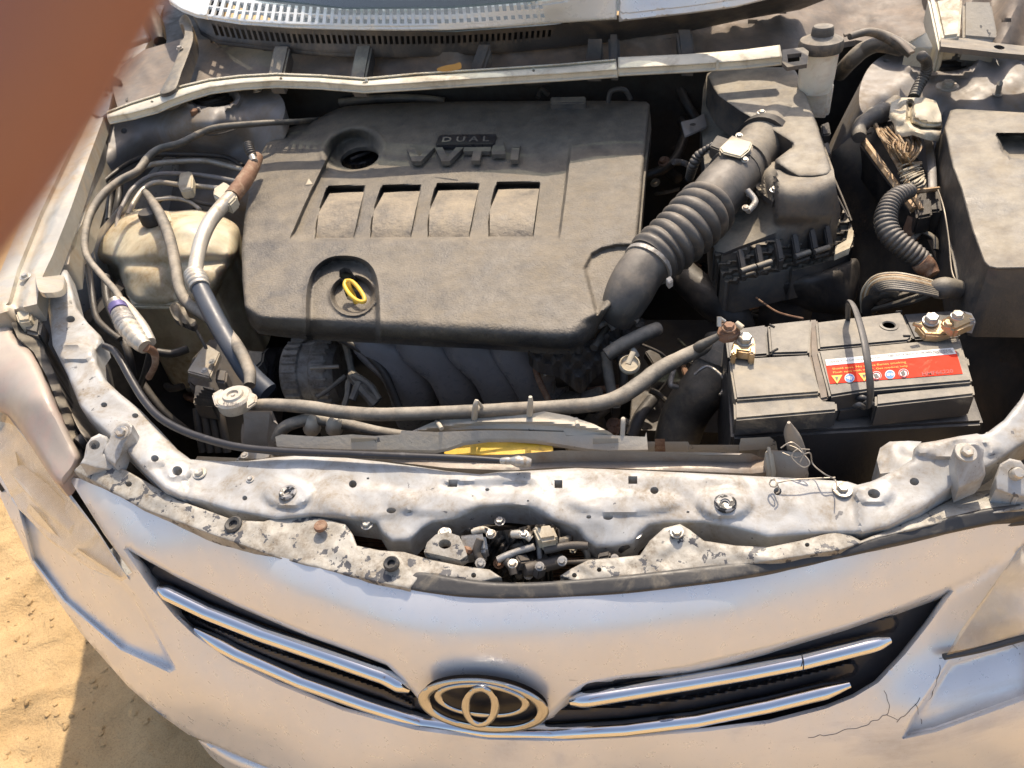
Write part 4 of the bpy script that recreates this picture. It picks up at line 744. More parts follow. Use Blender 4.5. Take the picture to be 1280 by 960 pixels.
sheet('seal_flange', [(772.5, 71.5), (860, 67.5), (930, 62), (975, 56), (978, 72), (930, 77), (860, 82), (772.5, 86.5)], fz, M['lip'], car, step=3, holes=[circ(897, 76.5, 2, 1.6)], skirt=.012, sm=False, roll=(2.5, .002))
sheet('seal_flange', [(1176, 46), (1210, 48), (1240, 53), (1320, 62), (1320, 72), (1250, 66), (1215, 62), (1176, 58)], zf((1176, 50, 1.03), (1320, 66, 1.0), (1240, 60, 1.02)), M['dusty'], car, step=4, holes=[circ(1249, 59, 7, 2.6, rot=.15)], skirt=.008, sm=False)
tube('cowl_rubber_edge', [(1055, 44, 1.045), (1090, 38, 1.05), (1120, 48, 1.05), (1140, 66, 1.04)], 4, M['cowlp'], car, flat=.5)
# cowl end plate on the right, catching the sun
prism('cowl_end', [(1168, 0, 1.06), (1204, -6, 1.07), (1200, 44, 1.03), (1178, 46, 1.03)], .04, M['cream'], car, .004)
prism('cowl_end', [(1160, -4, 1.065), (1170, -2, 1.065), (1183, 56, 1.02), (1174, 62, 1.015)], .04, M['lip'], car, .003)
prism('cowl_end', [(1136, 52, 1.018), (1158, 40, 1.03), (1166, 58, 1.015), (1164, 62, 1.01), (1132, 58, 1.01)], .03, M['lip'], car, .003)
prism('cowl_end', [(1204, 0, 1.05), (1240, 0, 1.05), (1250, 50, 1.0), (1204, 46, 1.01)], .04, M['shroud'], car, .004)
sheet('scuttle_panel', [(1150, -30), (1320, -40), (1320, 66), (1250, 56), (1200, 48), (1172, 46)], zf((1160, -20, 1.05), (1320, -30, 1.06), (1320, 60, .99), (1180, 46, 1.0)), M['cowlp'], car, step=6, skirt=.02, relief=lambda x, y: .008 * np.sin(x * .11 + y * .04), holes=[sq(1258, 25, 6, 2.6)], sm=False)
# windscreen glass with its black band and the roof skin above, out of shot except for a sliver
ws = [V(150, -60, 1.17), V(330, -2, 1.138), V(430, 9, 1.133), V(560, 8, 1.133), V(690, -3, 1.14), V(900, -50, 1.16)]
wt = [v + Vector((0, .55, .42)) for v in ws]
mesh('windscreen', ws + wt + [v + Vector((0, .01, -.006)) for v in ws + wt], [(i, i + 1, i + 7, i + 6) for i in range(5)] + [(i + 12, i + 13, i + 19, i + 18) for i in range(5)], M['glass'], car)
dsh = [v + Vector((0, .03, -.05)) for v in ws]; mesh('dashboard', dsh + [v + Vector((0, .6, .0)) for v in dsh], [(i, i + 1, i + 7, i + 6) for i in range(5)], mat('grey_dashboard', (.16, .19, .22), .6, 0), car)
# hinge arm and hose boot in the far left corner
tube('hood_hinge', [(182, 8, 1.08), (192, 30, 1.05), (200, 52, 1.02)], [9, 12, 8], M['black'], car, seg=8); tube('hood_stay', [(176, 20, 1.06), (186, 46, 1.03), (176, 52, 1.02), (150, 62, 1.0)], 3, M['steelgrey'], car)
# headlamp rear housing between lamp and support arm
sheet('lamp_rear_housing', [(14, 404), (22, 396), (40, 400), (52, 418), (56, 440), (70, 470), (84, 505), (96, 540), (104, 560), (100, 574), (92, 560), (76, 515), (58, 470), (42, 440), (22, 422)], zf((20, 405, .885), (56, 440, .86), (100, 570, .805), (60, 475, .86)), M['dusty'], car, step=4, skirt=.08, sm=False, relief=lambda x, y: .003 * np.sin(y * .3))
sheet('lamp_rear_cap', [(74, 478), (90, 474), (104, 490), (122, 522), (132, 545), (118, 550), (104, 545), (90, 520)], zf((74, 480, .80), (130, 545, .775)), M['dusty'], car, step=4, skirt=.06, roll=(9, .015)); tube('lamp_plug', [(98, 555, .815), (108, 548, .815)], 9, M['black'], car)
prism('lamp_connector', [(18, 390, .90), (34, 384, .90), (38, 388, .90), (38, 400, .895), (22, 402, .895)], .03, M['cream'], car, .003); prism('lamp_connector', [(28, 396, .895), (40, 388, .895), (52, 400, .885), (48, 418, .88), (30, 414, .88)], .03, M['dusty'], car, .004)
sheet('rail_end_pad', [(44, 340), (52, 334), (72, 336), (80, 342), (78, 362), (60, 366), (48, 362)], zf((44, 340, .905), (80, 350, .90)), M['fender'], car, step=4, skirt=.008, roll=(3, .002))
# ================================================================== ENGINE COVER
ec = thing('engine_cover', 'big dusty black plastic engine cover with four ribbed windows and raised letters', 'engine cover', V(560, 300, .80))
ezf = zf((350, 162, .905), (812, 128, .922), (600, 128, .927), (430, 134, .922), (600, 220, .907), (600, 300, .89), (303, 310, .872), (305, 360, .865), (797, 300, .888), (310, 390, .862), (745, 395, .862), (520, 400, .866), (400, 400, .866), (320, 230, .885), (803, 220, .905))
cover_out = [(350, 164), (372, 156), (395, 150), (412, 140), (430, 133), (470, 130), (520, 128), (600, 126.5), (700, 126), (760, 126), (808, 127), (812, 131), (808, 170), (804, 215), (800, 262), (797, 292), (795, 306), (782, 340), (768, 374), (756, 400), (742, 420), (728, 432), (714, 437), (690, 437), (600, 430.5), (540, 428), (476, 424), (430, 422), (382, 419), (350, 416), (322, 412), (311, 402), (306, 385), (303, 350), (302, 310), (306, 270), (313, 230), (322, 200), (334, 178)]
wins = [((410, 232, 457, 230), (393, 299, 443, 299)), ((478, 231, 527, 229), (462, 298, 514, 298)), ((546, 228.5, 600, 227.5), (534, 297.5, 587, 297.5)), ((621, 227, 676, 226), (610, 297, 667, 297))]
panel = np.array([(424, 168), (405, 205), (388, 238), (374, 270), (359, 303), (700, 301), (708, 240), (716, 170)], float)
dip = catmull([(383, 440), (382, 380), (386, 350), (396, 332), (414, 321), (440, 320), (460, 328), (471, 346), (475, 380), (476, 440)], 60, False)
def cover_relief(x, y):
    p = np.stack([x, y], -1); z = np.zeros(len(x))
    # rounded front edge and outer rim
    d = dist(p, np.array(cover_out, float)); fr = sm01((y - 380) / 25.)
    w = 5 + 24 * fr; dr = .004 + .050 * fr; q = np.clip(d / w, 0, 1); z -= dr * (1 - np.sqrt(np.maximum(0, 1 - (1 - q) ** 2)))
    # middle field is dished and turns up at its front edge
    k = inside(p, panel) & (y > 165); dp = dist(p, panel); ed = np.where(k, sm01(dp / 3.5), 0); ramp = sm01((y - 168) / 40.) * (1 - sm01((y - 288) / 14.) * .85)
    z -= .0105 * ed * ramp
    for (a, b, c, d_), (e, f, g, h) in wins:
        t = (y - (b + d_) / 2) / ((f + h) / 2 - (b + d_) / 2); xl = a + (e - a) * t - 3 * np.sin(np.clip(t, 0, 1) * np.pi); xr = c + (g - c) * t
        s = np.minimum(x - xl, xr - x); m_ = (t > 0) & (t < 1) & (s > 0)
        edge = sm01(s / 2.6) * sm01(t * 68 / 8.) * sm01((1 - t) * 68 / 2.5)
        z -= np.where(m_, edge * (.026 - .0135 * np.sin(np.clip((t - .1) / .9, 0, 1) * 2.6)), 0)
    # oil filler funnel
    q = np.sqrt(((x - 441 + (y - 190) * .15) / 37) ** 2 + ((y - 188) / 29) ** 2); z -= .026 * sm01((1 - q) / .55) * (1 + .4 * np.clip((430 - x) / 30, 0, 1) * (y > 170)); z += .002 * np.exp(-((q - 1.05) / .06) ** 2)
    # dipstick well
    k = inside(p, dip); dd = dist(p, dip, False); z -= np.where(k, .016 * sm01(dd / 7.), 0) - .0015 * np.exp(-(dd / 3.) ** 2)
    q = np.sqrt(((x - 441) / 27) ** 2 + ((y - 369) / 24) ** 2); z -= .012 * sm01((1 - q) / .18); z += .003 * np.exp(-((q - 1.06) / .06) ** 2)
    # body line steps
    q = inside(p, np.array([(728, 335), (738, 316), (752, 308), (770, 304), (790, 304), (800, 304), (745, 402)], float)); dd = dist(p, np.array([(728, 335), (738, 316), (752, 308), (770, 304), (790, 304)], float), False); z -= np.where(q, .007 * sm01(dist(p, np.array([(728, 335), (738, 316), (752, 308), (770, 304), (790, 304), (800, 304), (745, 402)], float)) / 6.), 0)
    z += .0005 * nz(x, y, 130) + .00012 * nz(x, y, 14)
    return z
cfe = [(panel, True), (circ(441, 369, 25.5, 22.5, 24), True)] + [([(a, b), (c, d_), (c + (g - c) * .5, (d_ + h) / 2), (g, h), (e, f), (a + (e - a) * .5 - 3, (b + f) / 2)], True) for (a, b, c, d_), (e, f, g, h) in wins] + [(dip[2:-2], False), ([(728, 335), (738, 316), (752, 308), (770, 304), (790, 304)], False), ([(424, 168), (359, 303)], False)]
key = [(424, 338), (430, 334), (437, 336), (444, 346), (448, 356), (453, 366), (452, 376), (444, 379), (434, 374), (430, 364), (430, 350), (424, 346)]
shell = sheet('cover_shell', cover_out, ezf, M['cover'], ec, step=2.6, holes=[circ(449.5, 197.5, 24.5, 13.5, 24, -.22), key], skirt=.008, back=False, feats=cfe, fw=(1.4, 3.2), relief=cover_relief, sm=False, ang=55)
# rear lower lip visible at the right side
sheet('cover_flank', [(806, 175), (812, 131), (814, 160), (808, 205), (803, 262), (800, 300), (786, 345), (772, 372), (782, 340), (795, 306), (800, 240)], zf((812, 131, .905), (800, 300, .868), (740, 432, .835), (768, 380, .85)), M['cover'], ec, step=4, skirt=.03, sm=False)
def ecz(x, y):
    x = np.asarray(x, float); y = np.asarray(y, float); return ezf(x, y) + cover_relief(x.ravel(), y.ravel()).reshape(x.shape)
def letter(pts, h=.004, name='raised_letter'):
    return sheet(name, pts, lambda x, y: ezf(x, y) - .003 + h, M['cover'], ec, step=4, skirt=h + .004, sm=False, ang=30, back=False)
letter([(508, 184), (518, 184), (524, 196), (534, 184), (543, 184), (526, 201.5), (515, 201.5)]); letter([(543.5, 184), (553, 184), (559.5, 196), (570, 184), (579.5, 184), (562, 201.5), (552, 201.5)])
letter([(580, 184), (614, 183.5), (613, 189), (602, 189), (599.5, 200.5), (589, 200.5), (591.5, 189), (579, 189)])
letter([(619, 175), (629, 175), (631, 186), (632, 192.5), (615, 193), (614, 188)]); letter([(641, 181), (650.5, 181), (650, 183.6), (640.5, 183.6)]); letter([(640, 184.6), (649.5, 184.6), (647.5, 199.5), (638, 199.5)])
bd = sheet('badge_bar', [(549, 169.5), (553, 168.5), (619, 167.5), (620.5, 169), (618.5, 178), (616, 180), (546, 181), (544.5, 179.5)], lambda x, y: ezf(x, y) + .004, M['gloss'], ec, step=4, skirt=.008, sm=False, ang=30, back=False)
def text(name, s, corners, zfun, m, parent, off=.0006, bold=.0, depth_=.0004):
    """flat lettering laid into the quadrilateral corners (top-left, top-right, bottom-right, bottom-left)"""
    cu = bpy.data.curves.new('t', 'FONT'); cu.body = s; cu.size = 1; cu.resolution_u = 2; cu.offset = bold
    to = bpy.data.objects.new('t', cu); COL.objects.link(to); me = bpy.data.meshes.new_from_object(to.evaluated_get(bpy.context.evaluated_depsgraph_get())); bpy.data.objects.remove(to)
    v = np.array([tuple(q.co) for q in me.vertices])
    if not len(v): return None
    lo, hi = v.min(0), v.max(0); u = (v[:, 0] - lo[0]) / (hi[0] - lo[0]); t = 1 - (v[:, 1] - lo[1]) / (hi[1] - lo[1]); c = np.array(corners, float)
    px = (1 - t[:, None]) * ((1 - u[:, None]) * c[0] + u[:, None] * c[1]) + t[:, None] * ((1 - u[:, None]) * c[3] + u[:, None] * c[2])
    co = P(px[:, 0], px[:, 1], zfun(px[:, 0], px[:, 1]) + off)
    for q, k in zip(me.vertices, co): q.co = k
    me.name = name; return link(name, me, m, parent, False)
text('badge_letters', 'D U A L', [(554, 171), (612, 170), (611, 176.5), (552, 177.5)], lambda x, y: ezf(x, y) + .004, M['dusty'], bd, bold=.02)
sheet('warning_triangle', [(386, 223), (391, 230), (382, 231)], lambda x, y: ecz(x, y) + .0012, M['cream'], ec, step=2, skirt=.001, sm=False)
for (a, b, c, d_), (e, f, g, h) in wins:
    q_ = [(a + 2, b + 10), ((a + c) / 2, (b + d_) / 2 + 9.5), (c - 2, d_ + 10), (c + (g - c) * .5 - 1.5, (d_ + h) / 2), (g - 1.5, h - 1.5), ((e + g) / 2, (f + h) / 2 - 1), (e + 2, f - 1.5), (a + (e - a) * .5 - 3, (b + f) / 2)]
    def rel(x, y, b=(b + d_) / 2, f=(f + h) / 2): t = (y - b) / (f - b); return -.0185 + .0135 * np.sin(np.clip((t - .02) / .98, 0, 1) * 3.0) + .0002 * nz(x, y, 9)
    sheet('cover_window', q_, ezf, M['coverin'], ec, step=3, skirt=.004, sm=False, relief=rel, back=False)
# oil filler cap seen through the funnel
oc = thing('oil_filler_cap', 'black ribbed oil filler cap down in the round hole of the engine cover', 'cap', V(449, 197, .87))
rm = pxm(25, 449, 197, .89); lathe('cap_body', V(450, 196, .848), [(rm, -.03), (rm, 0), (rm * .95, .002), (.001, .002)], M['gloss'], oc, seg=40, lobes=(14, .04, -.03, 0))
a_, b_ = V(438, 200, .862), V(462, 190, .862); tube('cap_grip', [a_, (a_ + b_) / 2, b_], .004, M['black'], oc, world=True)
# dipstick
ds = thing('oil_dipstick', 'yellow loop handle of the oil dipstick in the well of the engine cover', 'dipstick', V(442, 372, .83))
dl = [(434, 351), (440, 352), (448, 360), (455, 371), (455, 377), (447, 376), (438, 369), (431, 358), (432, 352)]
tube('dipstick_loop', [(x, y, .872 - (y - 351) * .0004) for x, y in dl] + [(434, 351, .872)], 2.7, M['yellow'], ds, n=60); tube('dipstick_stem', [(435, 352, .873), (438, 362, .862), (446, 380, .84)], 3.2, M['yellow'], ds)
lathe('dipstick_seat', V(446, 376, .82), [(pxm(15, 446, 376, .82), -.03), (pxm(15, 446, 376, .82), .006), (pxm(9, 446, 376, .82), .01), (.001, .0)], M['black'], ds)

# ================================================================== ENGINE
en = thing('engine', 'dark engine below the cover with glossy black intake runners and cast housings', 'engine', V(560, 430, .4))
box('engine_block', (-.37, 1.20, .52), (.62, .40, .34), M['dark'], en, bev=.02); box('transmission_case', (.05, 1.10, .44), (.30, .40, .25), M['dark'], en, bev=.04)
for i, (t, mid, bt) in enumerate((((468, 422), (503, 455), (524, 515)), ((523, 424), (560, 455), (586, 515)), ((583, 426), (617, 458), (640, 515)), ((640, 428), (664, 460), (684, 515)))):
    tube('intake_runner', [(t[0], t[1] - 12, .775), (t[0] + 4, t[1] + 4, .765), (mid[0], mid[1], .72), ((mid[0] + bt[0]) / 2 + 4, (mid[1] + bt[1]) / 2, .66), (bt[0], bt[1], .57)], [31, 32, 33, 33, 32], M['runner'], en, seg=24, n=40, flat=.85)
tube('vacuum_hose', [(426, 424, .78), (455, 440, .765), (480, 466, .735), (500, 512, .68)], 5, M['black'], en)
sheet('engine_bracket', [(664, 436), (740, 425), (792, 398), (806, 402), (800, 420), (770, 438), (742, 460), (726, 478), (712, 470), (696, 458), (672, 452)], zf((664, 440, .79), (740, 428, .80), (800, 405, .80), (726, 475, .75)), M['dark'], en, step=4, skirt=.02, relief=lambda x, y: .006 * np.sin(x * .25) * np.cos(y * .3), ang=30)
tube('engine_bracket_bolt', [(667, 440, .76), (672, 470, .74), (688, 505, .70)], 4, M['rust'], en); tube('engine_bracket_bolt', [(678, 438, .76), (682, 470, .73)], 3, M['pipe'], en)
for pts, r, mm in (([(762, 404, .80), (752, 420, .80), (742, 435, .80)], 5, 'cover'), ([(756, 412, .80), (764, 425, .79), (770, 440, .78), (778, 430, .79)], 4, 'alu'), ([(748, 408, .82), (760, 402, .82), (768, 412, .81)], 4, 'alu'), ([(778, 428, .80), (790, 436, .80), (796, 446, .79)], 4, 'pipe'),
                   ([(757, 440, .78), (760, 465, .76), (766, 498, .73)], 7, 'hose'), ([(775, 445, .77), (780, 470, .75), (776, 495, .72)], 5, 'dark'), ([(690, 470, .70), (720, 468, .70), (742, 470, .68)], 15, 'black'), ([(694, 458, .71), (692, 490, .70)], 2, 'steelwire')):
    tube('throttle_linkage', pts, r, M[mm], en, seg=10, wob=.06)
tube('heater_hose', [(758, 444, .80), (780, 430, .81), (805, 418, .815), (822, 411, .81)], [9, 9.5, 9.5, 9], M['hose'], en)
d_ = V(787, 455, .80); rm = pxm(13, 787, 455, .80); lathe('pale_clip', d_, [(rm, -.004), (rm, 0), (rm * .85, .003), (rm * .8, -.001), (.001, -.001)], M['cream'], en, axis=(.1, -.5, 1)); tube('pale_clip_tab', [(785, 455, .81), (792, 440, .82)], 4, M['cream'], en, flat=.6)
tube('wiring', [(800, 430, .72), (830, 445, .70), (838, 470, .66), (815, 500, .62)], 2, M['dark'], en); tube('wiring', [(842, 462, .72), (838, 480, .72), (846, 484, .71)], 3.5, M['alu'], en)
tube('wiring', [(815, 500, .66), (800, 520, .66), (790, 545, .64)], 8, M['dark'], en); tube('rear_hose', [(500, 122, .89), (450, 126, .89), (420, 134, .88)], 6, M['hose'], en)
tube('rear_hose', [(425, 128, .92), (470, 123, .925), (520, 123, .92), (556, 127, .91)], 5, M['dusty'], en); tube('rear_hose', [(596, 124, .90), (625, 102, .93), (668, 104, .93), (700, 100, .93)], 5, M['dark'], en)
for pts, r in (([(672, 122, .92), (677, 112, .93), (685, 118, .925)], 3), ([(760, 128, .93), (764, 114, .95), (780, 112, .95), (788, 124, .93)], 3), ([(838, 62 + 20, .93), (858, 130, .88), (885, 170, .82)], 6), ([(800, 222, .80), (828, 212, .81), (846, 195, .82), (856, 165, .84), (852, 150, .85)], 6), ([(800, 180, .78), (850, 182, .78)], 9)):
    tube('rear_pipe', pts, r, M['dark'] if r != 6 else M['black'], en)
prism('rear_connector', [(688, 121, .94), (732, 120, .94), (732, 128, .935), (688, 129, .935)], .03, M['dusty'], en, .002); tube('rear_pipe', [(803, 292, .88), (810, 300, .88), (806, 306, .87)], 1.2, M['pipe'], en)

cl = clutter([(330, 440), (470, 440), (700, 470), (700, 520), (560, 520), (350, 530)], .46, .60, 26, ['dark', 'dark', 'dusty', 'rust']) + clutter([(690, 440), (740, 470), (850, 430), (880, 400), (900, 420), (850, 540), (700, 545)], .46, .68, 40, ['dark', 'black', 'alu', 'rust', 'dusty']) \
   + clutter([(560, 106), (760, 96), (870, 92), (880, 240), (820, 260), (812, 125), (560, 122)], .66, .84, 26, ['dark', 'black', 'dark', 'alu']) + clutter([(1000, 115), (1070, 100), (1066, 170), (1040, 190)], .60, .76, 8, ['dark', 'black', 'dusty']) + clutter([(215, 480), (250, 520), (330, 560), (290, 500), (240, 470)], .48, .62, 12, ['dark', 'alu', 'rust']) + clutter([(830, 330), (900, 330), (960, 385), (930, 400), (860, 380)], .52, .66, 14, ['dark', 'black', 'rust'])
o = join('engine_fittings', cl, en); o['kind'] = 'stuff'
# ---- alternator
al = thing('alternator', 'finned cast alternator with black pulley under the front left of the engine cover', 'alternator', V(405, 470, .60))
ca = V(398, 466, .675); ax = Vector((1, .06, .02)); rm = pxm(43, 398, 466, .675)
lathe('alternator_body', ca - ax * .045, [(rm * .6, -.004), (rm * .93, 0), (rm, .008), (rm, .03), (rm * .95, .033), (rm * .95, .05), (rm, .053), (rm, .078), (rm * .8, .09), (.001, .09)], M['alu'], al, axis=ax, seg=40)
for e, (x0, n_) in enumerate(((-.044, 26), (.008, 26))):
    q = ax.normalized().to_track_quat('Z', 'Y'); fs = []
    for k in range(n_):
        a = k / n_ * 2 * math.pi; r_ = Vector((math.cos(a), math.sin(a), 0)); c0 = ca + ax * (x0 + .018) + q @ (r_ * rm * 1.01)
        o = box('f', (0, 0, 0), (.006, .004, .026), M['alu'], None, bev=.001); o.data.transform(Matrix.Translation(c0) @ q.to_matrix().to_4x4() @ Matrix.Rotation(a, 4, 'Z')); o.location = (0, 0, 0); fs.append(o)
    join('cooling_fins', fs, al)
lathe('pulley', ca - ax * .085, [(rm * .30, -.004), (rm * .78, -.002), (rm * .80, .003), (rm * .68, .006), (rm * .8, .010), (rm * .68, .014), (rm * .8, .018), (rm * .68, .022), (rm * .8, .026), (.001, .026)], M['gloss'], al, axis=ax, seg=40)
prism('alternator_lug', [(375, 428, .735), (396, 425, .735), (398, 452, .72), (382, 468, .70), (364, 466, .70)], .02, M['alu'], al, .003)
tube('alternator_bolt', [(388, 460, .73), (424, 458, .73)], 2.5, M['pipe'], al)
wr = []
for pts, r in (([(432, 425, .76), (436, 445, .75), (441, 470, .73)], 5), ([(440, 468, .735), (455, 490, .725), (470, 505, .71)], 7), ([(442, 470, .74), (462, 482, .73), (474, 500, .715)], 5), ([(432, 470, .73), (412, 486, .72), (396, 497, .715)], 3), ([(436, 476, .73), (434, 495, .72), (430, 508, .71)], 4), ([(450, 478, .735), (440, 500, .72)], 5)):
    wr.append(tube('w', pts, r, M['dusty'], None, seg=8, wob=.15))
join('alternator_wiring', wr, al)

# ---- air filter box
ab = thing('air_filter_box', 'tall dusty black air filter box with clipped lower rim beside the bellows hose', 'air filter', V(970, 250, .70))
T = [(884, 96), (890, 89), (930, 84), (985, 84), (994, 88), (1000, 98), (1020, 152), (1034, 196), (1040, 214), (1037, 219), (1015, 221), (998, 221), (985, 214), (970, 204), (969, 200), (990, 184), (990, 179), (960, 160), (925, 140), (898, 121), (892, 112)]
zt = zf((884, 96, .985), (985, 84, .99), (1000, 98, .985), (1040, 214, .955), (970, 203, .955), (895, 119, .98), (990, 182, .962))
lidtop = sheet('filter_lid', T, zt, M['dusty'], ab, step=4, skirt=.05, sm=False, roll=(4, .004), ang=50)
bolt(952, 141, .975, 4, lidtop, m='zinc', washer=1.5, h=.1)
sheet('filter_lid_body', [(879, 110), (884, 92), (892, 88), (985, 86), (1005, 110), (1042, 212), (1046, 240), (1051, 262), (1047, 272), (1010, 282), (972, 290), (930, 306), (905, 316), (894, 314), (888, 300), (886, 270), (880, 200), (876, 150)],
      zf((879, 110, .935), (985, 86, .94), (1042, 212, .945), (970, 205, .935), (998, 222, .94), (972, 288, .885), (1050, 268, .885), (900, 314, .865), (890, 290, .875), (880, 160, .90), (960, 180, .895), (985, 200, .90), (930, 250, .885), (895, 125, .94)), M['dusty'], ab, step=4, skirt=.06, sm=False, ang=40,
      relief=lambda x, y: .010 * sm01((x - 968) / 4.) * sm01((y - 208) / 6.) * (1 - sm01((y - 270) / 12.)))
sheet('filter_rim', [(892, 312), (905, 320), (930, 310), (975, 294), (1020, 283), (1050, 274), (1054, 262), (1064, 280), (1068, 296), (1066, 312), (1050, 322), (1010, 334), (960, 346), (920, 356), (906, 352), (898, 332)], zf((900, 316, .862), (1052, 270, .875), (1066, 310, .835), (910, 354, .82), (980, 320, .845)), M['dusty'], ab, step=4, skirt=.05, sm=False, ang=30,
      relief=lambda x, y: .007 * (np.sin((y + x * .27 - 560) * .55) > .2))
for x, y in ((925, 325), (947, 319), (993, 306), (1015, 300), (1034, 296), (972, 313)):
    c = prism('rim_clip', [(x - 4, y - 14, .885), (x + 4, y - 16, .885), (x + 9, y + 10, .862), (x + 1, y + 13, .862)], .02, M['black'], ab, .002)
for x, y in ((935, 336), (955, 330), (1003, 318), (1027, 312)):
    tube('rim_latch', [(x - 9, y + 3, .862), (x + 9, y - 3, .862)], 3.6, M['dusty'], ab, seg=8); tube('rim_latch', [(x - 9, y + 10, .85), (x + 8, y + 5, .85)], 2.5, M['black'], ab, seg=8)
sheet('rim_hook', [(1044, 318), (1062, 310), (1066, 300), (1067, 288), (1061, 286), (1058, 300), (1044, 308)], zf((1050, 310, .862), (1065, 290, .87)), M['cream'], ab, step=3, skirt=.01, sm=False)
tube('side_wire_clip', [(1042, 222, .90), (1054, 250, .88), (1064, 276, .86)], 1.4, M['dusty'], ab); tube('side_wire_clip', [(1046, 245, .89), (1060, 272, .865)], 1.4, M['dusty'], ab)
for y in (155, 180): prism('side_lug', [(1026, y, .92), (1036, y - 4, .92), (1039, y + 12, .91), (1028, y + 14, .91)], .02, M['black'], ab, .002)
prism('mount_bracket', [(851, 152, .92), (868, 148, .92), (880, 141, .92), (884, 158, .91), (862, 168, .91), (856, 170, .91)], .004, M['steelgrey'], ab, .001); lathe('bracket_hole', V(866, 156, .921), [(.005, 0), (.005, .0012), (.001, .0014)], M['tub'], ab)
# resonator below it
rs = sheet('air_resonator', [(955, 352), (985, 347), (1030, 338), (1062, 324), (1073, 326), (1075, 345), (1072, 365), (1066, 385), (1056, 392), (1025, 391), (1000, 386), (972, 376), (955, 364)], zf((955, 355, .80), (1073, 330, .815), (1060, 390, .76), (1000, 384, .76), (1010, 360, .805)), M['black'], None, step=4, skirt=.10, roll=(12, .012), n=80)
setp(rs, 'smooth black air resonator box below the air filter, behind the battery', 'air duct')
# intake bellows
ih = thing('intake_hose', 'ribbed black rubber intake hose running from air filter down to the engine', 'hose', V(850, 290, .84))
tube('bellows', [(886, 258, .918), (870, 275, .912), (848, 297, .90), (826, 315, .89), (812, 327, .885)], [36, 36.5, 35.5, 34, 33], M['corr'], ih, seg=40, corr=(.075, .0165))
tube('hose_elbow', [(818, 322, .887), (800, 341, .878), (788, 362, .865), (778, 382, .848), (770, 396, .83)], [30, 30, 30, 27, 23], M['corr'], ih, seg=32)
tube('hose_neck', [(884, 260, .92), (900, 240, .926), (916, 222, .93), (930, 205, .93)], [31, 33, 32, 31], M['corr'], ih, seg=32)
for a, b, r in (((917, 219, .93), (921, 214, .93), 34), ((926, 210, .93), (930, 205, .93), 34), ((776, 386, .842), (773, 391, .838), 27), ((812, 328, .884), (809, 332, .882), 33)): tube('hose_clamp', [a, b], r, M['dusty'] if r > 33 else M['alu'], ih, seg=32, n=4)
prism('clamp_screw', [(832, 348, .90), (838, 344, .90), (842, 350, .895), (836, 354, .895)], .01, M['alu'], ih, .001)
# mass air flow sensor on the neck
ms = thing('air_flow_sensor', 'small square air flow sensor with pale top clipped on the intake neck', 'sensor', V(912, 190, .95))
tube('sensor_neck', [(926, 212, .93), (942, 192, .932), (962, 172, .934), (972, 162, .934)], [29, 30, 34, 35], M['dusty'], ms, seg=32)
for a, b, r in (((952, 182, .934), (957, 177, .934), 36),): tube('neck_ring', [a, b], r, M['black'], ms, seg=32, n=4)
prism('sensor_body', [(898, 186, .972), (914, 168, .972), (942, 176, .972), (940, 192, .966), (928, 206, .962), (902, 196, .966)], .05, M['dusty'], ms, .003)
prism('sensor_top', [(899, 184, .978), (914, 170, .978), (941, 177, .978), (937, 187, .975), (926, 196, .973), (903, 190, .976)], .004, M['cream'], ms, .003)
prism('sensor_plug', [(887, 182, .968), (896, 168, .968), (914, 174, .968), (902, 188, .966)], .02, M['black'], ms, .002)
tube('sensor_wire_sleeve', [(892, 180, .965), (880, 188, .955), (872, 196, .945), (866, 208, .93), (862, 222, .90)], [3, 4, 6, 6, 5], M['corr'], ms, corr=(.12, .006))
for x, y in ((924, 170), (931, 200), (937, 243), (932, 260)): bolt(x, y, .965 if y < 230 else .93, 3.2, ms, m='pipe', washer=1.4, axis=(0, -.5, 1))
tube('clamp_ear', [(934, 238, .935), (944, 252, .925), (935, 264, .92)], 4, M['alu'], ms); 
sheet('sensor_bracket', [(944, 218), (952, 220), (972, 230), (981, 236), (974, 250), (966, 252), (950, 240), (940, 228)], zf((944, 218, .93), (980, 236, .93), (966, 250, .92)), M['dusty'], ms, step=3, skirt=.008, relief=lambda x, y: .003 * np.sin(x * .6), sm=False); bolt(968, 238, .932, 4, ms, m='zinc', washer=1.5)
# air intake pipes below
p_ = tube('intake_pipe', [(842, 330, .76), (860, 350, .76), (890, 376, .755), (915, 395, .745), (926, 425, .70)], [18, 20, 22, 22, 21], M['black'], None, seg=24); setp(p_, 'smooth black pipe curving down behind the battery terminal', 'pipe')
rh = thing('radiator_hose', 'thick black lower radiator hose bending down left of the battery', 'hose', V(860, 500, .60))
tube('hose_bend', [(905, 424, .74), (898, 452, .72), (880, 485, .69), (858, 515, .65), (845, 556, .60), (842, 590, .55)], [24, 27, 29, 29, 28, 27], M['hose'], rh, seg=28)
tube('spring_clip', [(868, 468, .735), (884, 458, .745), (902, 470, .74), (906, 482, .73), (900, 494, .725)], 2, M['zinc'], rh); tube('hose_sleeve', [(903, 440, .735), (897, 455, .72)], [28, 30], M['hose'], rh, seg=28)
# ================================================================== BATTERY
bt = thing('battery', 'grey car battery with red and white warning label and a black carry strap', 'battery', V(1070, 470, .65))
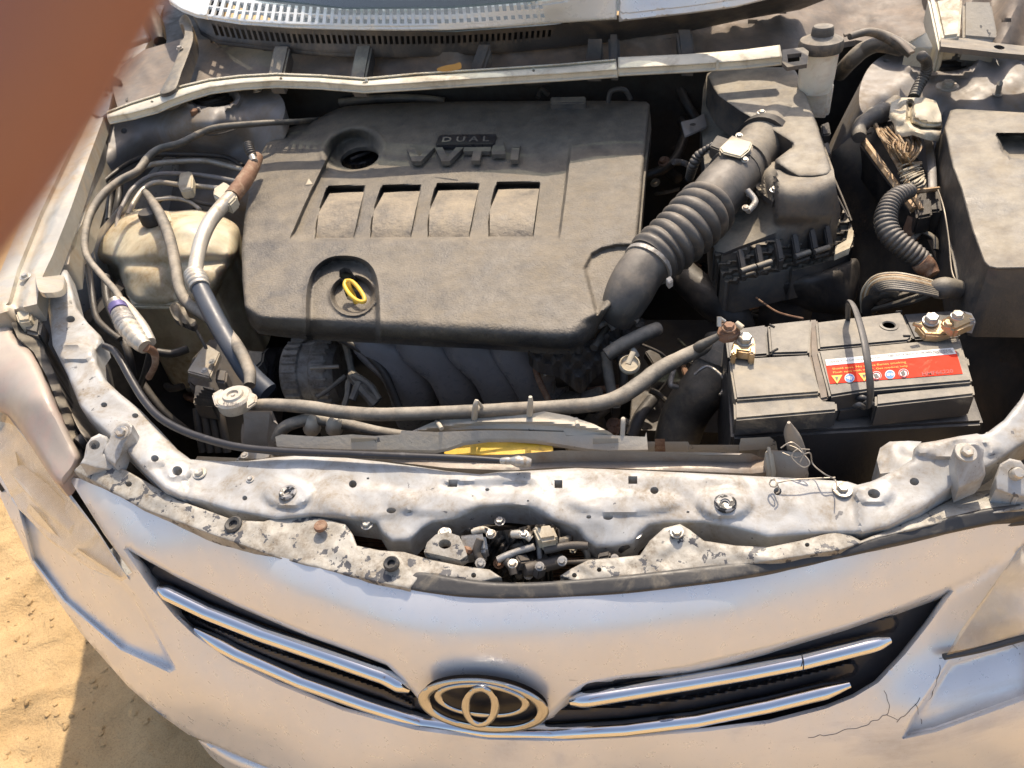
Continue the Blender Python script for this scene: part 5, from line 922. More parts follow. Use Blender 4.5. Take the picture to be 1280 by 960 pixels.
# case: upright block whose top shelf is seen in front of the lid
prism('battery_case', [(914, 546, .805), (1231, 528, .805), (1205, 455, .805), (1196, 392, .805), (906, 410, .805)], .18, M['battside'], bt, .004)
cz = .848
def lidp(pts, z=cz, h=.04, m='batt', name='lid_panel', bev=.0025, dz=None): return prism(name, [(x, y, z) for x, y in pts], h, M[m], bt, bev)
lidp([(911, 448), (1012, 442.5), (1026, 490.5), (919, 498.5)]); lidp([(1022, 437.5), (1200, 421), (1216.5, 476), (1088, 487), (1037, 495)])
lidp([(960, 404.5), (1015, 398.5), (1012, 440.5), (963, 442)]); lidp([(1020, 402), (1127, 389), (1141, 421), (1136, 425.5), (1023, 435.5)])
lidp([(906, 412), (958, 405), (961, 443), (910, 446.5)], .838, .03, 'battside'); lidp([(1128, 392), (1196, 387), (1201, 419), (1142, 423)], .838, .03, 'battside')
lidp([(1011, 399), (1022, 398), (1037, 497), (1024, 500), (1012, 443)], .843, .03, 'cowlp', 'lid_groove')
lidp([(1201, 446), (1211, 445), (1213, 456), (1203, 457)], .845, .03, 'batt', 'side_lug')
lidp([(917, 501), (1024, 493), (1030, 500), (1046, 501), (1047, 513), (918, 524)], .842, .028, 'batt', 'front_ledge')
lidp([(1094, 492), (1217, 479), (1219.5, 493), (1094, 507)], .842, .034, 'batt', 'front_ledge')
lidp([(1037, 498), (1092, 491), (1094, 505), (1048, 512)], .826, .02, 'battside', 'front_ledge')
tube('case_edge', [(914, 440, .83), (916, 480, .822), (919, 520, .812), (921, 542, .79)], 3, M['batt'], bt)
pl = lathe('vent_plug', V(1111, 407, cz), [(pxm(11, 1111, 407, cz), 0), (pxm(11, 1111, 407, cz), .001), (pxm(8, 1111, 407, cz), .0015), (pxm(6.5, 1111, 407, cz), -.0005), (pxm(3.5, 1111, 407, cz), -.0005), (.001, .0)], M['batt'], bt)
for a, b in (((963, 441), (972, 436)), ((962, 406), (968, 409)), ((1120, 390), (1127, 389)), ((1129, 420), (1138, 420))): tube('lid_notch', [(*a, cz + .0005), (*b, cz + .0005)], 1.6, M['tub'], bt, seg=6)
lz = lambda x, y: np.full(np.shape(x), cz + .0008)
lab = sheet('warning_label', [(1032, 455.5), (1195, 438.5), (1203.5, 467), (1037.5, 479.5)], lz, M['red'], bt, step=12, skirt=.0004, sm=False, smooth=False)
lz2 = lambda x, y: np.full(np.shape(x), cz + .0014)
sheet('white_band', [(1031.5, 449.5), (1191, 434.5), (1195.5, 442), (1033, 457)], lz2, M['labelwhite'], lab, step=12, skirt=.0004, sm=False, smooth=False)
def disc(x, y, r, m, dz=0., n=20): return sheet('symbol_disc', circ(x, y, r, r * .88, n), lambda a, b: np.full(np.shape(a), cz + .0014 + dz), M[m], lab, step=6, skirt=.0002, sm=False, smooth=False)
for x, y, c1, c2 in ((1062, 472.5, 'labelwhite', 'bluep'), (1095.5, 469.5, 'labelwhite', None), (1112.5, 468, 'labelwhite', 'bluep'), (1129.5, 466.5, 'labelwhite', None)):
    disc(x, y, 6.3, c1)
    if c2: disc(x, y, 5.4, c2, .0004)
    else:
        tube('symbol_ring', [(x + 5.2 * math.cos(a), y + 4.5 * math.sin(a), cz + .002) for a in np.linspace(0, 6.283, 13)], .5, M['red'], lab, seg=5)
def mark(pts, m): sheet('symbol_mark', pts, lambda a, b: np.full(np.shape(a), cz + .0022), M[m], lab, step=4, skirt=.0002, sm=False, smooth=False)
mark([(1057.5, 472), (1062, 469.5), (1066, 471), (1064.5, 475.5), (1061, 474)], 'labelwhite'); mark([(1108.5, 467), (1112, 466), (1112, 469.5), (1109, 470)], 'labelwhite'); mark([(1113.5, 466), (1117, 466.5), (1116.5, 469.5), (1113.5, 469)], 'labelwhite')
mark([(1092, 467.5), (1096, 467), (1099, 471), (1094, 472.5)], 'ink'); mark([(1126, 465), (1130, 463), (1132, 468), (1128, 469.5)], 'ink')
for x, y in ((1046, 474), (1080, 471)):
    sheet('warning_triangle', [(x - 7, y - 4.5), (x + 7, y - 5.5), (x + .5, y + 5.5)], lambda a, b: np.full(np.shape(a), cz + .0016), M['yellowp'], lab, step=5, skirt=.0002, sm=False, smooth=False); mark([(x - 2, y - 3), (x + 2, y - 3), (x + .3, y + 2)], 'ink')
text('label_text', 'DANGER  Poison  Corrosive acid  Explosive gas', [(1036, 451), (1100, 444.8), (1100.5, 448), (1036.5, 454.5)], lz2, M['ink'], lab); text('label_text', 'KEEP OUT OF REACH OF CHILDREN  READ MANUAL', [(1110, 443), (1189, 436), (1190, 438.5), (1111, 446)], lz2, M['ink'], lab)
text('label_text', '12V  MAINTENANCE FREE', [(1164, 440.5), (1191, 438.6), (1192, 441), (1165, 443.5)], lz2, M['ink'], lab)
text('label_text', 'Shield eyes. No sparks flames smoking', [(1040, 460), (1132, 451), (1133, 454.5), (1041, 463)], lz, M['yellowp'], lab); text('label_text', 'Flush eyes with water. Get medical help', [(1041, 464.5), (1134, 456), (1135, 459), (1042, 467.5)], lz, M['yellowp'], lab)
text('label_text', 'HMF66220', [(1152, 465), (1191, 461), (1192, 466), (1153, 470)], lz, M['redink'], lab, bold=.03); text('moulded_text', 'MF CMF 66220', [(1165, 426.5), (1195, 424), (1196, 428), (1166, 431)], lambda x, y: np.full(np.shape(x), cz), M['cowlp'], bt)
tube('carry_strap', [(1060, 402, .845), (1060, 384, .872), (1063, 378, .885), (1068, 385, .897), (1074, 402, .905), (1080, 425, .905), (1084, 448, .898), (1087, 472, .884), (1088, 492, .865), (1086, 508, .840)], [3, 4, 5, 5.2, 5.4, 5.6, 5.8, 5.8, 5.6, 5], M['battside'], bt, seg=12, flat=.55, n=60)
for x, y in ((1078, 500), (1086, 506), (1074, 509)): tube('strap_knot', [(x - 6, y, .836), (x, y - 3, .842), (x + 6, y + 1, .836)], 3.2, M['battside'], bt, seg=8, wob=.15)
# terminal clamps are fixed to their cables
def terminal(name, label, x, y, parts):
    t = thing(name, label, 'battery terminal', V(x, y, .85), 'clamps on the battery posts'); bolt(x, y - 1, .866, 8, t, m='zinc', washer=1.25, h=.6, axis=(0, -.15, 1)); return t
tn = terminal('battery_terminal', 'brass battery clamp with blue-grey bolt at the left end of the battery', 931, 428, None)
prism('clamp_arm', [(918, 424, .868), (928, 418, .868), (942, 420, .868), (944, 432, .866), (938, 440, .864), (922, 438, .864), (914, 434, .864)], .014, M['brass'], tn, .002)
prism('clamp_jaw', [(938, 432, .87), (944, 426, .87), (944, 442, .866), (936, 441, .866)], .02, M['brass'], tn, .002); prism('clamp_jaw', [(915, 430, .87), (921, 430, .87), (920, 442, .866), (914, 441, .866)], .02, M['brass'], tn, .002)
prism('cable_lug', [(900, 402, .885), (918, 400, .885), (928, 410, .88), (920, 420, .875), (903, 422, .875), (896, 416, .88)], .012, M['rust'], tn, .003); bolt(911, 410, .885, 6.5, tn, m='rust', washer=1.4, h=.35)
tube('clamp_pin', [(899, 408, .89), (899, 396, .90)], 3, M['pipe'], tn); tube('clamp_pin', [(906, 402, .89), (900, 398, .895)], 2.5, M['pipe'], tn); tube('clamp_pin', [(920, 404, .885), (928, 410, .882)], 4, M['cream'], tn)
tube('battery_cable', [(898, 420, .875), (884, 428, .865), (874, 434, .855), (862, 444, .83)], [4, 6, 7, 6], M['hose'], tn)
tp = terminal('battery_terminal', 'brass battery clamp with two bolts at the right end of the battery', 1163, 403, None)
prism('clamp_arm', [(1144, 404, .866), (1150, 402, .866), (1156, 396, .868), (1172, 396, .868), (1180, 402, .866), (1192, 404, .866), (1192, 414, .862), (1176, 419, .86), (1156, 418, .86)], .012, M['brass'], tp, .002)
prism('cable_lug', [(1176, 398, .88), (1200, 387, .885), (1218, 392, .88), (1220, 402, .872), (1196, 412, .87), (1186, 410, .87)], .014, M['brass'], tp, .003); bolt(1196, 396, .885, 6.5, tp, m='pipe', washer=1.2, h=.4); bolt(1185, 406, .876, 5.5, tp, m='brass', washer=1.2, h=.3)
tube('clamp_pin', [(1142, 405, .872), (1152, 408, .868)], 2.5, M['brass'], tp); prism('cable_boot', [(1200, 386, .882), (1216, 390, .882), (1222, 402, .872), (1212, 400, .876)], .02, M['steelgrey'], tp, .002)
# ================================================================== FUSE BOX
fb = thing('fuse_box', 'grey plastic fuse box with open wire bundles, right of the air filter', 'fuse box', V(1230, 240, .80))
sheet('fuse_box_cover', [(1188, 138), (1196, 136), (1320, 143), (1320, 336), (1246, 337), (1236, 335), (1229, 328), (1215, 290), (1200, 235), (1190, 210), (1184, 180), (1180, 160)], zf((1188, 138, .96), (1320, 143, .965), (1320, 336, .925), (1238, 335, .92), (1190, 200, .95)), M['dusty'], fb, step=4, skirt=.10, sm=False, roll=(4, .004),
      relief=lambda x, y: -.02 * sm01(dist(np.stack([x, y], -1), q_ := np.array([(1244, 165), (1320, 168), (1320, 202), (1262, 199), (1252, 190)], float)) / 4.) * inside(np.stack([x, y], -1), q_))
sheet('fuse_box_side', [(1172, 172), (1186, 160), (1190, 205), (1202, 245), (1216, 292), (1228, 330), (1240, 340), (1320, 340), (1320, 358), (1270, 366), (1225, 372), (1196, 350), (1186, 300), (1180, 250), (1176, 205)], zf((1178, 180, .93), (1228, 335, .885), (1320, 345, .885), (1210, 360, .86), (1188, 290, .87)), M['dusty'], fb, step=5, skirt=.06, sm=False, relief=lambda x, y: .004 * np.sin(x * .16))
prism('fuse_box_base', [(1066, 168, .90), (1092, 150, .925), (1118, 150, .925), (1176, 240, .89), (1178, 262, .885), (1140, 266, .87)], .05, M['black'], fb, .003)
for a, b, w in (((1070, 163, .925), (1142, 262, .888), 4.5), ((1092, 153, .935), (1122, 205, .915), 3), ((1122, 205, .915), (1152, 262, .89), 3.2), ((1122, 206, .918), (1152, 204, .918), 2.5), ((1140, 240, .90), (1174, 236, .90), 3)): tube('frame_rail', [a, b], w, M['wire'], fb, seg=6, n=6, wob=.08)
def strands(name, a, b, n_, r, sp, m, sag=.0, parent=fb, bow=6):
    g = []
    for i in range(n_):
        u = i / max(1, n_ - 1) - .5; j = lambda s: rng.uniform(-s, s)
        p0 = (a[0] + sp[0] * u + j(2), a[1] + sp[1] * u + j(2), a[2] + j(.004)); p2 = (b[0] + sp[2] * u + j(2), b[1] + sp[3] * u + j(2), b[2] + j(.004)); p1 = ((p0[0] + p2[0]) / 2 + bow * (u * 2) + j(4), (p0[1] + p2[1]) / 2 + j(3), (p0[2] + p2[2]) / 2 + .012 + j(.006))
        g.append(tube('s', [p0, p1, p2], r, M[m], None, seg=5, n=10))
    return join(name, g, parent)
strands('wire_bundle', (1108, 160, .935), (1132, 190, .93), 18, 1.0, (26, -6, 16, 4), 'wire'); strands('wire_bundle', (1136, 168, .935), (1132, 200, .925), 16, 1.1, (26, 6, 14, 6), 'wire', bow=10); strands('wire_bundle', (1128, 226, .91), (1152, 214, .915), 14, 1.0, (10, 26, 10, 20), 'cream', bow=5); strands('wire_bundle', (1118, 176, .93), (1136, 206, .915), 12, 1.1, (10, 12, 10, 4), 'brass')
tube('taped_loom', [(1074, 172, .93), (1074, 160, .935), (1084, 150, .94), (1100, 142, .94), (1112, 136, .94), (1120, 126, .945)], [8, 9, 11, 12, 11, 8], M['dusty'], fb, wob=.12)
sheet('torn_cover_piece', [(1112, 142), (1114, 128), (1126, 122), (1140, 122), (1156, 122), (1170, 126), (1176, 142), (1178, 158), (1174, 172), (1160, 170), (1142, 164), (1128, 167), (1121, 164), (1118, 150)], zf((1112, 142, .955), (1140, 122, .97), (1170, 126, .97), (1176, 168, .945), (1124, 166, .948), (1150, 150, .975)), M['cream'], fb, step=3, skirt=.006, sm=False, relief=lambda x, y: -.016 * (1 - sm01((dist(np.stack([x, y], -1), np.array([(1138, 130), (1137, 150), (1152, 158), (1176, 159)], float), False) - 1) / 5.)) + .002 * nz(x, y, 30), feats=[([(1138, 130), (1137, 150), (1152, 158), (1176, 159)], False)], fw=(2.5, 5))
prism('fuse_bracket', [(1142, 250, .895), (1164, 246, .895), (1166, 268, .885), (1146, 272, .885)], .03, M['black'], fb, .003); prism('fuse_bracket', [(1134, 268, .88), (1158, 276, .87), (1150, 288, .86), (1128, 284, .86)], .02, M['rust'], fb, .003); tube('fuse_clip', [(1140, 300, .85), (1152, 290, .855), (1168, 298, .85), (1170, 312, .84)], 4, M['dusty'], fb, flat=.6)
tube('bare_wire', [(1172, 236, .90), (1180, 262, .90), (1186, 300, .88), (1190, 340, .86), (1200, 352, .86), (1230, 355, .87), (1260, 347, .88), (1300, 345, .88)], 1.0, M['steelwire'], fb, seg=6)
tube('side_strap', [(1160, 172, .92), (1164, 200, .91), (1166, 236, .90)], 5, M['steelgrey'], fb, flat=.4); strands('fuse_clutter', (1256, 345, .875), (1282, 352, .87), 7, 2.4, (18, 10, 10, 20), 'black', bow=3); strands('fuse_clutter', (1240, 362, .85), (1290, 372, .84), 8, 3.5, (20, 10, 10, 20), 'dark', bow=3)
lm = thing('wiring_loom', 'ribbed grey wiring conduit curling down from the fuse box', 'wiring', V(1125, 300, .86))
tube('conduit', [(1140, 238, .925), (1124, 244, .925), (1112, 256, .92), (1107, 275, .91), (1112, 292, .90), (1126, 306, .89), (1142, 318, .88), (1156, 328, .87)], [8, 11, 12, 13, 13, 13, 13, 11], M['corr'], lm, seg=18, corr=(.09, .0062)); tube('conduit_end', [(1150, 326, .875), (1160, 336, .865), (1166, 344, .86)], [12, 11, 9], M['rust'], lm, wob=.1)
l2 = thing('wiring_loom', 'thick arched bundle of dusty wires behind the battery', 'wiring', V(1120, 360, .80))
strands('loom_wires', (1086, 386, .80), (1172, 362, .85), 3, 3, (8, 0, 0, 8), 'dusty', parent=l2)
for k in range(9): tube('loom_wire', [(1078 + k * 2, 390, .79), (1078 + k * 2.4, 366, .83 + .002 * k), (1092 + k * 1.5, 347 + k * 2, .86), (1116, 342 + k * 2.4, .87), (1144, 346 + k * 2.3, .87), (1172, 354 + k * 2.0, .86)], 2.3, M['wire' if k in (1, 3) else ('cream' if k in (0, 2) else 'dusty')], l2, seg=7)
tube('loom_sleeve', [(1086, 392, .79), (1088, 374, .82), (1100, 366, .84), (1116, 366, .84), (1128, 374, .83)], [8, 9, 8, 8, 8], M['corr'], l2); tube('loom_sleeve', [(1166, 362, .855), (1182, 360, .86), (1198, 362, .855)], [11, 13, 12], M['dusty'], l2, wob=.08)
tw = tube('conduit', [(1152, 70, 1.03), (1158, 78, 1.01), (1157, 92, .99), (1148, 108, .975), (1142, 122, .965)], [6, 6, 6.5, 6.5, 6.5], M['corr'], None, seg=14, corr=(.09, .006)); setp(tw, 'grey ribbed conduit in front of the right strut mount, above the fuse box', 'wiring')
cw = tube('thin_wire', [(945, 372, .80), (968, 388, .82), (985, 394, .84), (1004, 398, .85)], 1.2, M['rust'], None, seg=6); setp(cw, 'thin brown wire looping from the air resonator to the battery top', 'wire')
# ================================================================== BRAKE FLUID
bf = thing('brake_fluid_reservoir', 'cream brake fluid reservoir with black round cap at the bulkhead', 'reservoir', V(1022, 90, .95))
c0 = V(1027, 50, 1.055); r1 = pxm(27, 1027, 50, 1.055)
lathe('reservoir_cap', c0, [(r1 * .97, -.016), (r1 * 1.0, -.012), (r1, -.004), (r1 * .94, .001), (r1 * .5, .008), (r1 * .48, .018), (r1 * .42, .021), (.001, .020)], M['hose'], bf, seg=40)
lathe('reservoir_neck', c0 + Vector((0, .002, -.06)), [(r1 * .74, -.02), (r1 * .82, 0), (r1 * .86, .04), (r1 * .86, .046), (.001, .046)], M['tank2'], bf, seg=36)
prism('reservoir_bowl', [(1003, 92, 1.0), (1042, 90, 1.0), (1044, 100, .99), (1040, 108, .985), (1002, 108, .985)], .055, M['tank2'], bf, .008, 3)
sheet('flange_clip', [(978, 62), (1004, 59), (1011, 64), (1009, 80), (984, 84), (978, 78)], zf((978, 62, 1.052), (1010, 62, 1.05), (984, 84, 1.035)), M['dusty'], bf, step=3, holes=[[(984, 68), (1002, 66), (1001, 76), (985, 78)]], skirt=.006, sm=False)
bp_ = tube('brake_booster_hose', [(1062, 46, 1.06), (1085, 40, 1.06), (1105, 45, 1.05), (1125, 56, 1.04), (1140, 66, 1.03)], [4, 5, 6, 7, 7], M['hose'], None); setp(bp_, 'fat dusty hose arching behind the brake fluid cap to the right', 'hose')
b2 = tube('bulkhead_hose', [(1050, 92, .96), (1062, 78, 1.0), (1080, 62, 1.02), (1100, 56, 1.03), (1128, 62, 1.03)], [9, 10, 10, 9, 8], M['hose'], None); setp(b2, 'second dusty hose dropping into the dark gap below the bulkhead', 'hose')
# ================================================================== WASHER RESERVOIR
wr_ = thing('washer_reservoir', 'yellowed washer fluid reservoir with black cap on the left side of the bay', 'reservoir', V(200, 320, .65))
sheet('reservoir_tank', [(113, 308), (120, 296), (132, 284), (150, 270), (168, 262), (190, 261), (215, 264), (246, 262), (270, 268), (286, 274), (298, 284), (300, 300), (296, 322), (282, 345), (270, 370), (252, 380), (225, 385), (190, 385), (168, 382), (156, 366), (150, 345), (146, 334), (124, 328), (114, 320)],
      zf((113, 312, .79), (150, 275, .835), (190, 262, .845), (280, 272, .835), (220, 290, .85), (160, 300, .83), (240, 320, .83), (290, 330, .80), (200, 350, .795), (170, 378, .76), (250, 376, .76), (140, 322, .80)), M['tank'], wr_, step=3.5, skirt=.20, roll=(13, .028), ang=60, n=110,
      relief=lambda x, y: .006 * np.exp(-(((x - 240) / 30) ** 2 + ((y - 285) / 12) ** 2)) - .010 * np.exp(-((x - 210 - (y - 320) * .2) / 14) ** 2) * sm01((y - 322) / 20.) - .006 * np.exp(-(((y - 330 + (x - 150) * .02) / 6) ** 2)) + .002 * np.sin(x * .09) * np.sin(y * .12))
rc = pxm(15, 189, 262, .86); lathe('tank_cap', V(189, 268, .862), [(rc * .8, -.02), (rc, -.014), (rc, .004), (rc * .9, .008), (rc * .3, .009), (.001, .009)], M['black'], wr_, seg=32)
prism('tank_cap_tab', [(196, 262, .872), (212, 264, .872), (214, 276, .868), (204, 278, .868)], .004, M['tank'], wr_, .001)
prism('tank_seam', [(158, 366, .76), (268, 372, .76), (262, 384, .75), (166, 382, .75)], .01, M['tank'], wr_, .003)
sheet('tank_lug', [(92, 322), (104, 316), (116, 312), (118, 322), (108, 330), (106, 342), (98, 348), (90, 342)], zf((92, 322, .82), (118, 314, .82), (98, 346, .80)), M['alu'], wr_, step=3, skirt=.008, holes=[circ(98, 338, 3.4, 3.8)], sm=False)
def line(name, pts, r, m, label, cat='hose', seg=12, **k):
    k.setdefault('wob', .025)
    o = tube(name, pts, r, M[m], None, seg=seg, **k); g = {'refrigerant_pipe': 'pipes crossing the left side of the bay', 'harness_cable': 'dark cables down the left side of the bay', 'brake_pipe': 'brake lines on the left side'}.get(name); return setp(o, label, cat, g)
line('washer_hose', [(181, 240, .88), (187, 247, .885), (200, 268, .88), (212, 298, .87), (219, 330, .86), (225, 362, .85), (238, 382, .845), (262, 398, .845), (286, 418, .845), (302, 442, .845), (312, 466, .84), (312, 482, .835)], [4, 5, 6.5, 7, 7.2, 7.2, 7.2, 7.4, 7.6, 7.8, 7.8, 7], 'hose', 'dusty grey hose from washer tank cap curving to the radiator cap')
# ---- pipes across the left side
line('brake_pipe', [(404, 149, .89), (372, 152, .93), (330, 154, .95), (275, 159, .95), (252, 166, .945), (225, 179, .94), (200, 186, .93), (186, 196, .925), (172, 214, .92), (150, 226, .915), (128, 244, .91), (112, 270, .90), (106, 300, .895), (110, 322, .89), (128, 345, .885), (146, 366, .88), (152, 380, .875)], [3.2, 3.4, 3.6, 4, 4.2, 4.4, 4.6, 4.8, 5, 5, 5, 4.8, 4.6, 4.2, 4.2, 4.4, 5], 'hose', 'longest tan pipe sweeping from the engine cover round the left strut tower')
line('refrigerant_pipe', [(304, 208, .86), (285, 197, .865), (262, 194, .87), (225, 193, .87), (190, 194, .87), (165, 202, .87), (145, 215, .87), (128, 230, .865), (120, 250, .85)], 3.0, 'black', 'uppermost thin black pipe of the bundle by the left strut', 'pipe')
line('refrigerant_pipe', [(306, 213, .855), (280, 206, .86), (255, 201, .862), (220, 202, .862), (188, 206, .86), (170, 214, .86)], 3.4, 'pipe', 'bare silver pipe just below the uppermost black one on the left', 'pipe')
line('refrigerant_pipe', [(300, 228, .85), (272, 222, .853), (240, 218, .855), (205, 217, .855), (184, 222, .85), (166, 236, .85), (156, 252, .84), (148, 270, .83), (146, 290, .82)], 2.8, 'steelgrey', 'grey pipe through the top of the cream clip by the washer tank', 'pipe')
line('refrigerant_pipe', [(296, 238, .84), (262, 234, .843), (225, 231, .845), (196, 228, .845), (180, 236, .843), (168, 252, .84), (160, 268, .83)], 3.2, 'pipe', 'tan pipe through the bottom of the cream clip by the washer tank', 'pipe')
line('refrigerant_pipe', [(288, 256, .83), (262, 256, .832), (236, 250, .835), (210, 247, .835), (198, 252, .83)], 2.6, 'black', 'short black pipe just above the washer tank top', 'pipe')
line('brake_pipe', [(250, 262, .83), (236, 252, .835), (216, 248, .84), (190, 250, .84)], 2.4, 'pipe', 'short silver line crossing behind the washer tank cap', 'pipe')
for k, pts in enumerate(([(142, 232, .85), (138, 250, .83), (136, 275, .81)], [(150, 226, .85), (148, 250, .84), (140, 285, .80)], [(128, 262, .84), (124, 290, .82), (122, 304, .80)])): line('harness_cable', pts, 4, 'black', ['black cable nearest the rail beside the tan pipe', 'black cable passing under the tan pipe', 'short dark cable left of the washer tank'][k], 'cable')
pc = prism('pipe_clip', [(224, 216, .868), (238, 213, .868), (241, 220, .866), (240, 236, .86), (226, 239, .86), (222, 230, .862)], .02, M['cream'], None, .003); setp(pc, 'small cream clip holding the pipes together above the washer tank', 'clip')
tc = line('tower_cable', [(252, 166, .93), (265, 169, .93), (290, 163, .93), (312, 152, .93)], 1.0, 'dark', 'hair-thin wire lying on the left strut tower', 'wire', seg=6)
# air conditioning line
ac = thing('air_con_line', 'stout pipe with service port beside the left edge of the engine cover', 'pipe', V(270, 330, .85))
tube('service_port', [(317, 198, .93), (313, 190, .94), (310, 180, .95)], [5, 6, 6], M['black'], ac, corr=(.08, .004)); tube('service_port_collar', [(313, 190, .938), (318, 202, .93)], 4.5, M['zinc'], ac)
tube('rubber_part', [(322, 196, .925), (314, 212, .92), (304, 228, .915), (290, 246, .91)], [7, 9, 10, 10], M['rust'], ac, wob=.03); tube('metal_pipe', [(290, 246, .91), (276, 260, .905), (262, 278, .90), (252, 300, .895), (246, 325, .89), (244, 345, .885), (248, 356, .88)], [9, 9, 9, 9, 9, 9.5, 10], M['pipe'], ac, seg=18)
prism('pipe_saddle', [(266, 234, .925), (280, 226, .925), (292, 234, .92), (296, 246, .915), (286, 256, .91), (266, 244, .915)], .02, M['cream'], ac, .003)
tube('crimp_ferrule', [(242, 342, .888), (246, 350, .885), (250, 360, .88)], [12, 13.5, 12], M['pipe'], ac, corr=(.05, .008), seg=24); tube('pressure_hose', [(249, 358, .88), (262, 385, .865), (278, 415, .85), (294, 442, .835), (312, 468, .81), (335, 490, .79)], [11, 12, 12, 12, 13, 13], M['blue'], ac, seg=22)
sp = thing('service_valve', 'metal service valve with purple ring between washer tank and support arm', 'valve', V(160, 395, .88))
tube('valve_mouth', [(143, 376, .925), (147, 384, .92)], 8, M['zinc'], sp, seg=24); tube('valve_mouth_bore', [(142.6, 375.4, .9255), (143.4, 376.6, .925)], 5, M['tub'], sp, n=3)
tube('purple_ring', [(147, 384, .92), (150, 390, .918)], 11.5, M['purple'], sp, seg=24, n=3); tube('valve_body', [(150, 390, .917), (157, 404, .91), (160, 410, .908)], [11, 12.5, 11], M['alu'], sp, corr=(.06, .01), seg=24)
tube('valve_body', [(160, 408, .908), (172, 424, .90), (182, 434, .895)], [12.5, 12, 9], M['pipe'], sp, corr=(.05, .012), seg=24); tube('valve_tail', [(182, 434, .895), (192, 440, .88), (194, 455, .86), (186, 472, .83)], [6, 5, 4, 4], M['rust'], sp); tube('valve_side_tube', [(152, 376, .91), (164, 390, .905), (178, 410, .90), (188, 428, .895)], [6, 7, 8, 7], M['pipe'], sp)
for k, (pts, r) in enumerate((([(110, 332, .84), (114, 360, .82), (120, 395, .80), (134, 412, .79), (150, 424, .78)], 4), ([(132, 345, .82), (134, 375, .80), (148, 410, .78), (160, 440, .76), (166, 470, .72)], 5), ([(188, 440, .80), (180, 470, .76), (172, 490, .72)], 4), ([(196, 440, .74), (215, 442, .73), (235, 436, .73)], 5), ([(178, 480, .70), (205, 515, .66), (235, 540, .62)], 5), ([(246, 414, .80), (252, 424, .80), (258, 436, .79)], 2))):
    line('harness_cable', pts, r, 'black', ['black cable close behind the support arm', 'black cable running behind the service valve', 'dark cable below the service valve', 'short taped dark cable on the grey apron', 'lowest dark cable behind the support arm', 'thin black wire by the grey plastic clip'][k], 'cable')
g_ = sheet('apron_clip', [(212, 384), (222, 378), (230, 384), (236, 396), (244, 400), (242, 408), (230, 404), (218, 398)], zf((212, 384, .80), (244, 404, .79)), M['dusty'], None, step=3, skirt=.01, relief=lambda x, y: .004 * np.sin(x * .6)); setp(g_, 'small grey plastic clip below the washer tank', 'clip')
# ---- compressor block with pale plate
cb = thing('compressor', 'dark block with a pale tilted metal plate left of the radiator cap', 'compressor', V(270, 450, .60))
prism('compressor_body', [(236, 448, .72), (262, 420, .73), (330, 440, .72), (324, 490, .70), (260, 500, .68), (232, 478, .70)], .12, M['dark'], cb, .006); prism('pale_plate', [(233, 464, .755), (256, 428, .765), (275, 440, .762), (262, 472, .75)], .012, M['fender'], cb, .002)
for x, y in ((265, 452), (256, 463)): bolt(x, y, .762, 3, cb, washer=1.5, h=.1)
prism('grey_block', [(310, 437, .74), (330, 438, .74), (328, 452, .73), (312, 466, .72), (304, 456, .725)], .03, M['dusty'], cb, .003); prism('grey_block', [(270, 460, .74), (284, 462, .74), (282, 478, .73), (268, 476, .73)], .03, M['steelgrey'], cb, .003)
for k in range(5): prism('connector_fin', [(243 + k * 3 - k * .5, 497 - k * 3.4, .76), (266 + k * 2.0, 499 - k * 2.4, .76), (266 + k * 2, 501.2 - k * 2.4, .757), (242 + k * 3, 499.4 - k * 3.4, .757)], .012, M['hose'], cb, .0006)
prism('connector_body', [(244, 480, .752), (268, 484, .752), (266, 508, .742), (241, 504, .742)], .03, M['dusty'], cb, .002)
for k in range(4): tube('compressor_hose', [(246 + k * 9, 510, .72), (248 + k * 10, 530, .70), (254 + k * 10, 565, .66)], 5, M['dark'] if k % 2 else M['black'], cb)
# ================================================================== RADIATOR
ra = thing('radiator', 'radiator with grey plastic tank, cap neck and cream fan shroud behind the support', 'radiator', V(640, 560, .45))
box('radiator_core', (-.19, .655, .52), (.92, .03, .44), M['tub'], ra, bev=0)
sheet('tank_trough', [(300, 578), (345, 570), (400, 568), (470, 570), (540, 572), (640, 568), (700, 563), (780, 564), (860, 565), (940, 567), (957, 574), (958, 590), (940, 592), (860, 589), (760, 585), (700, 584), (640, 588), (560, 585), (480, 576), (400, 572), (330, 577)], zf((300, 576, .812), (640, 570, .813), (950, 568, .813), (950, 592, .802), (640, 588, .802), (480, 580, .805)), M['trough'], ra, step=4, skirt=.05, sm=False, ang=40,
      relief=lambda x, y: .007 * np.exp(-(dist(np.stack([x, y], -1), np.array([(650, 568), (700, 563.5), (940, 568)], float), False) / 2.) ** 2) - .006 * np.exp(-(((y - 576) / 5) ** 2)))
sh = sheet('fan_shroud', [(344, 546), (352, 543), (400, 546), (440, 543), (468, 545), (500, 543), (502, 538), (545, 540), (600, 538), (640, 538), (706, 540), (708, 545), (742, 543), (806, 546), (808, 540), (810, 562), (760, 563), (735, 561), (705, 556), (670, 551), (640, 549), (610, 549), (580, 553), (560, 560), (545, 563), (500, 562), (440, 562), (380, 560), (346, 558)],
      zf((344, 546, .822), (810, 546, .822), (640, 538, .828), (640, 549, .818), (560, 562, .814), (808, 562, .812), (346, 558, .812), (440, 552, .818)), M['shroud'], ra, step=3, skirt=.005, sm=False, ang=35)
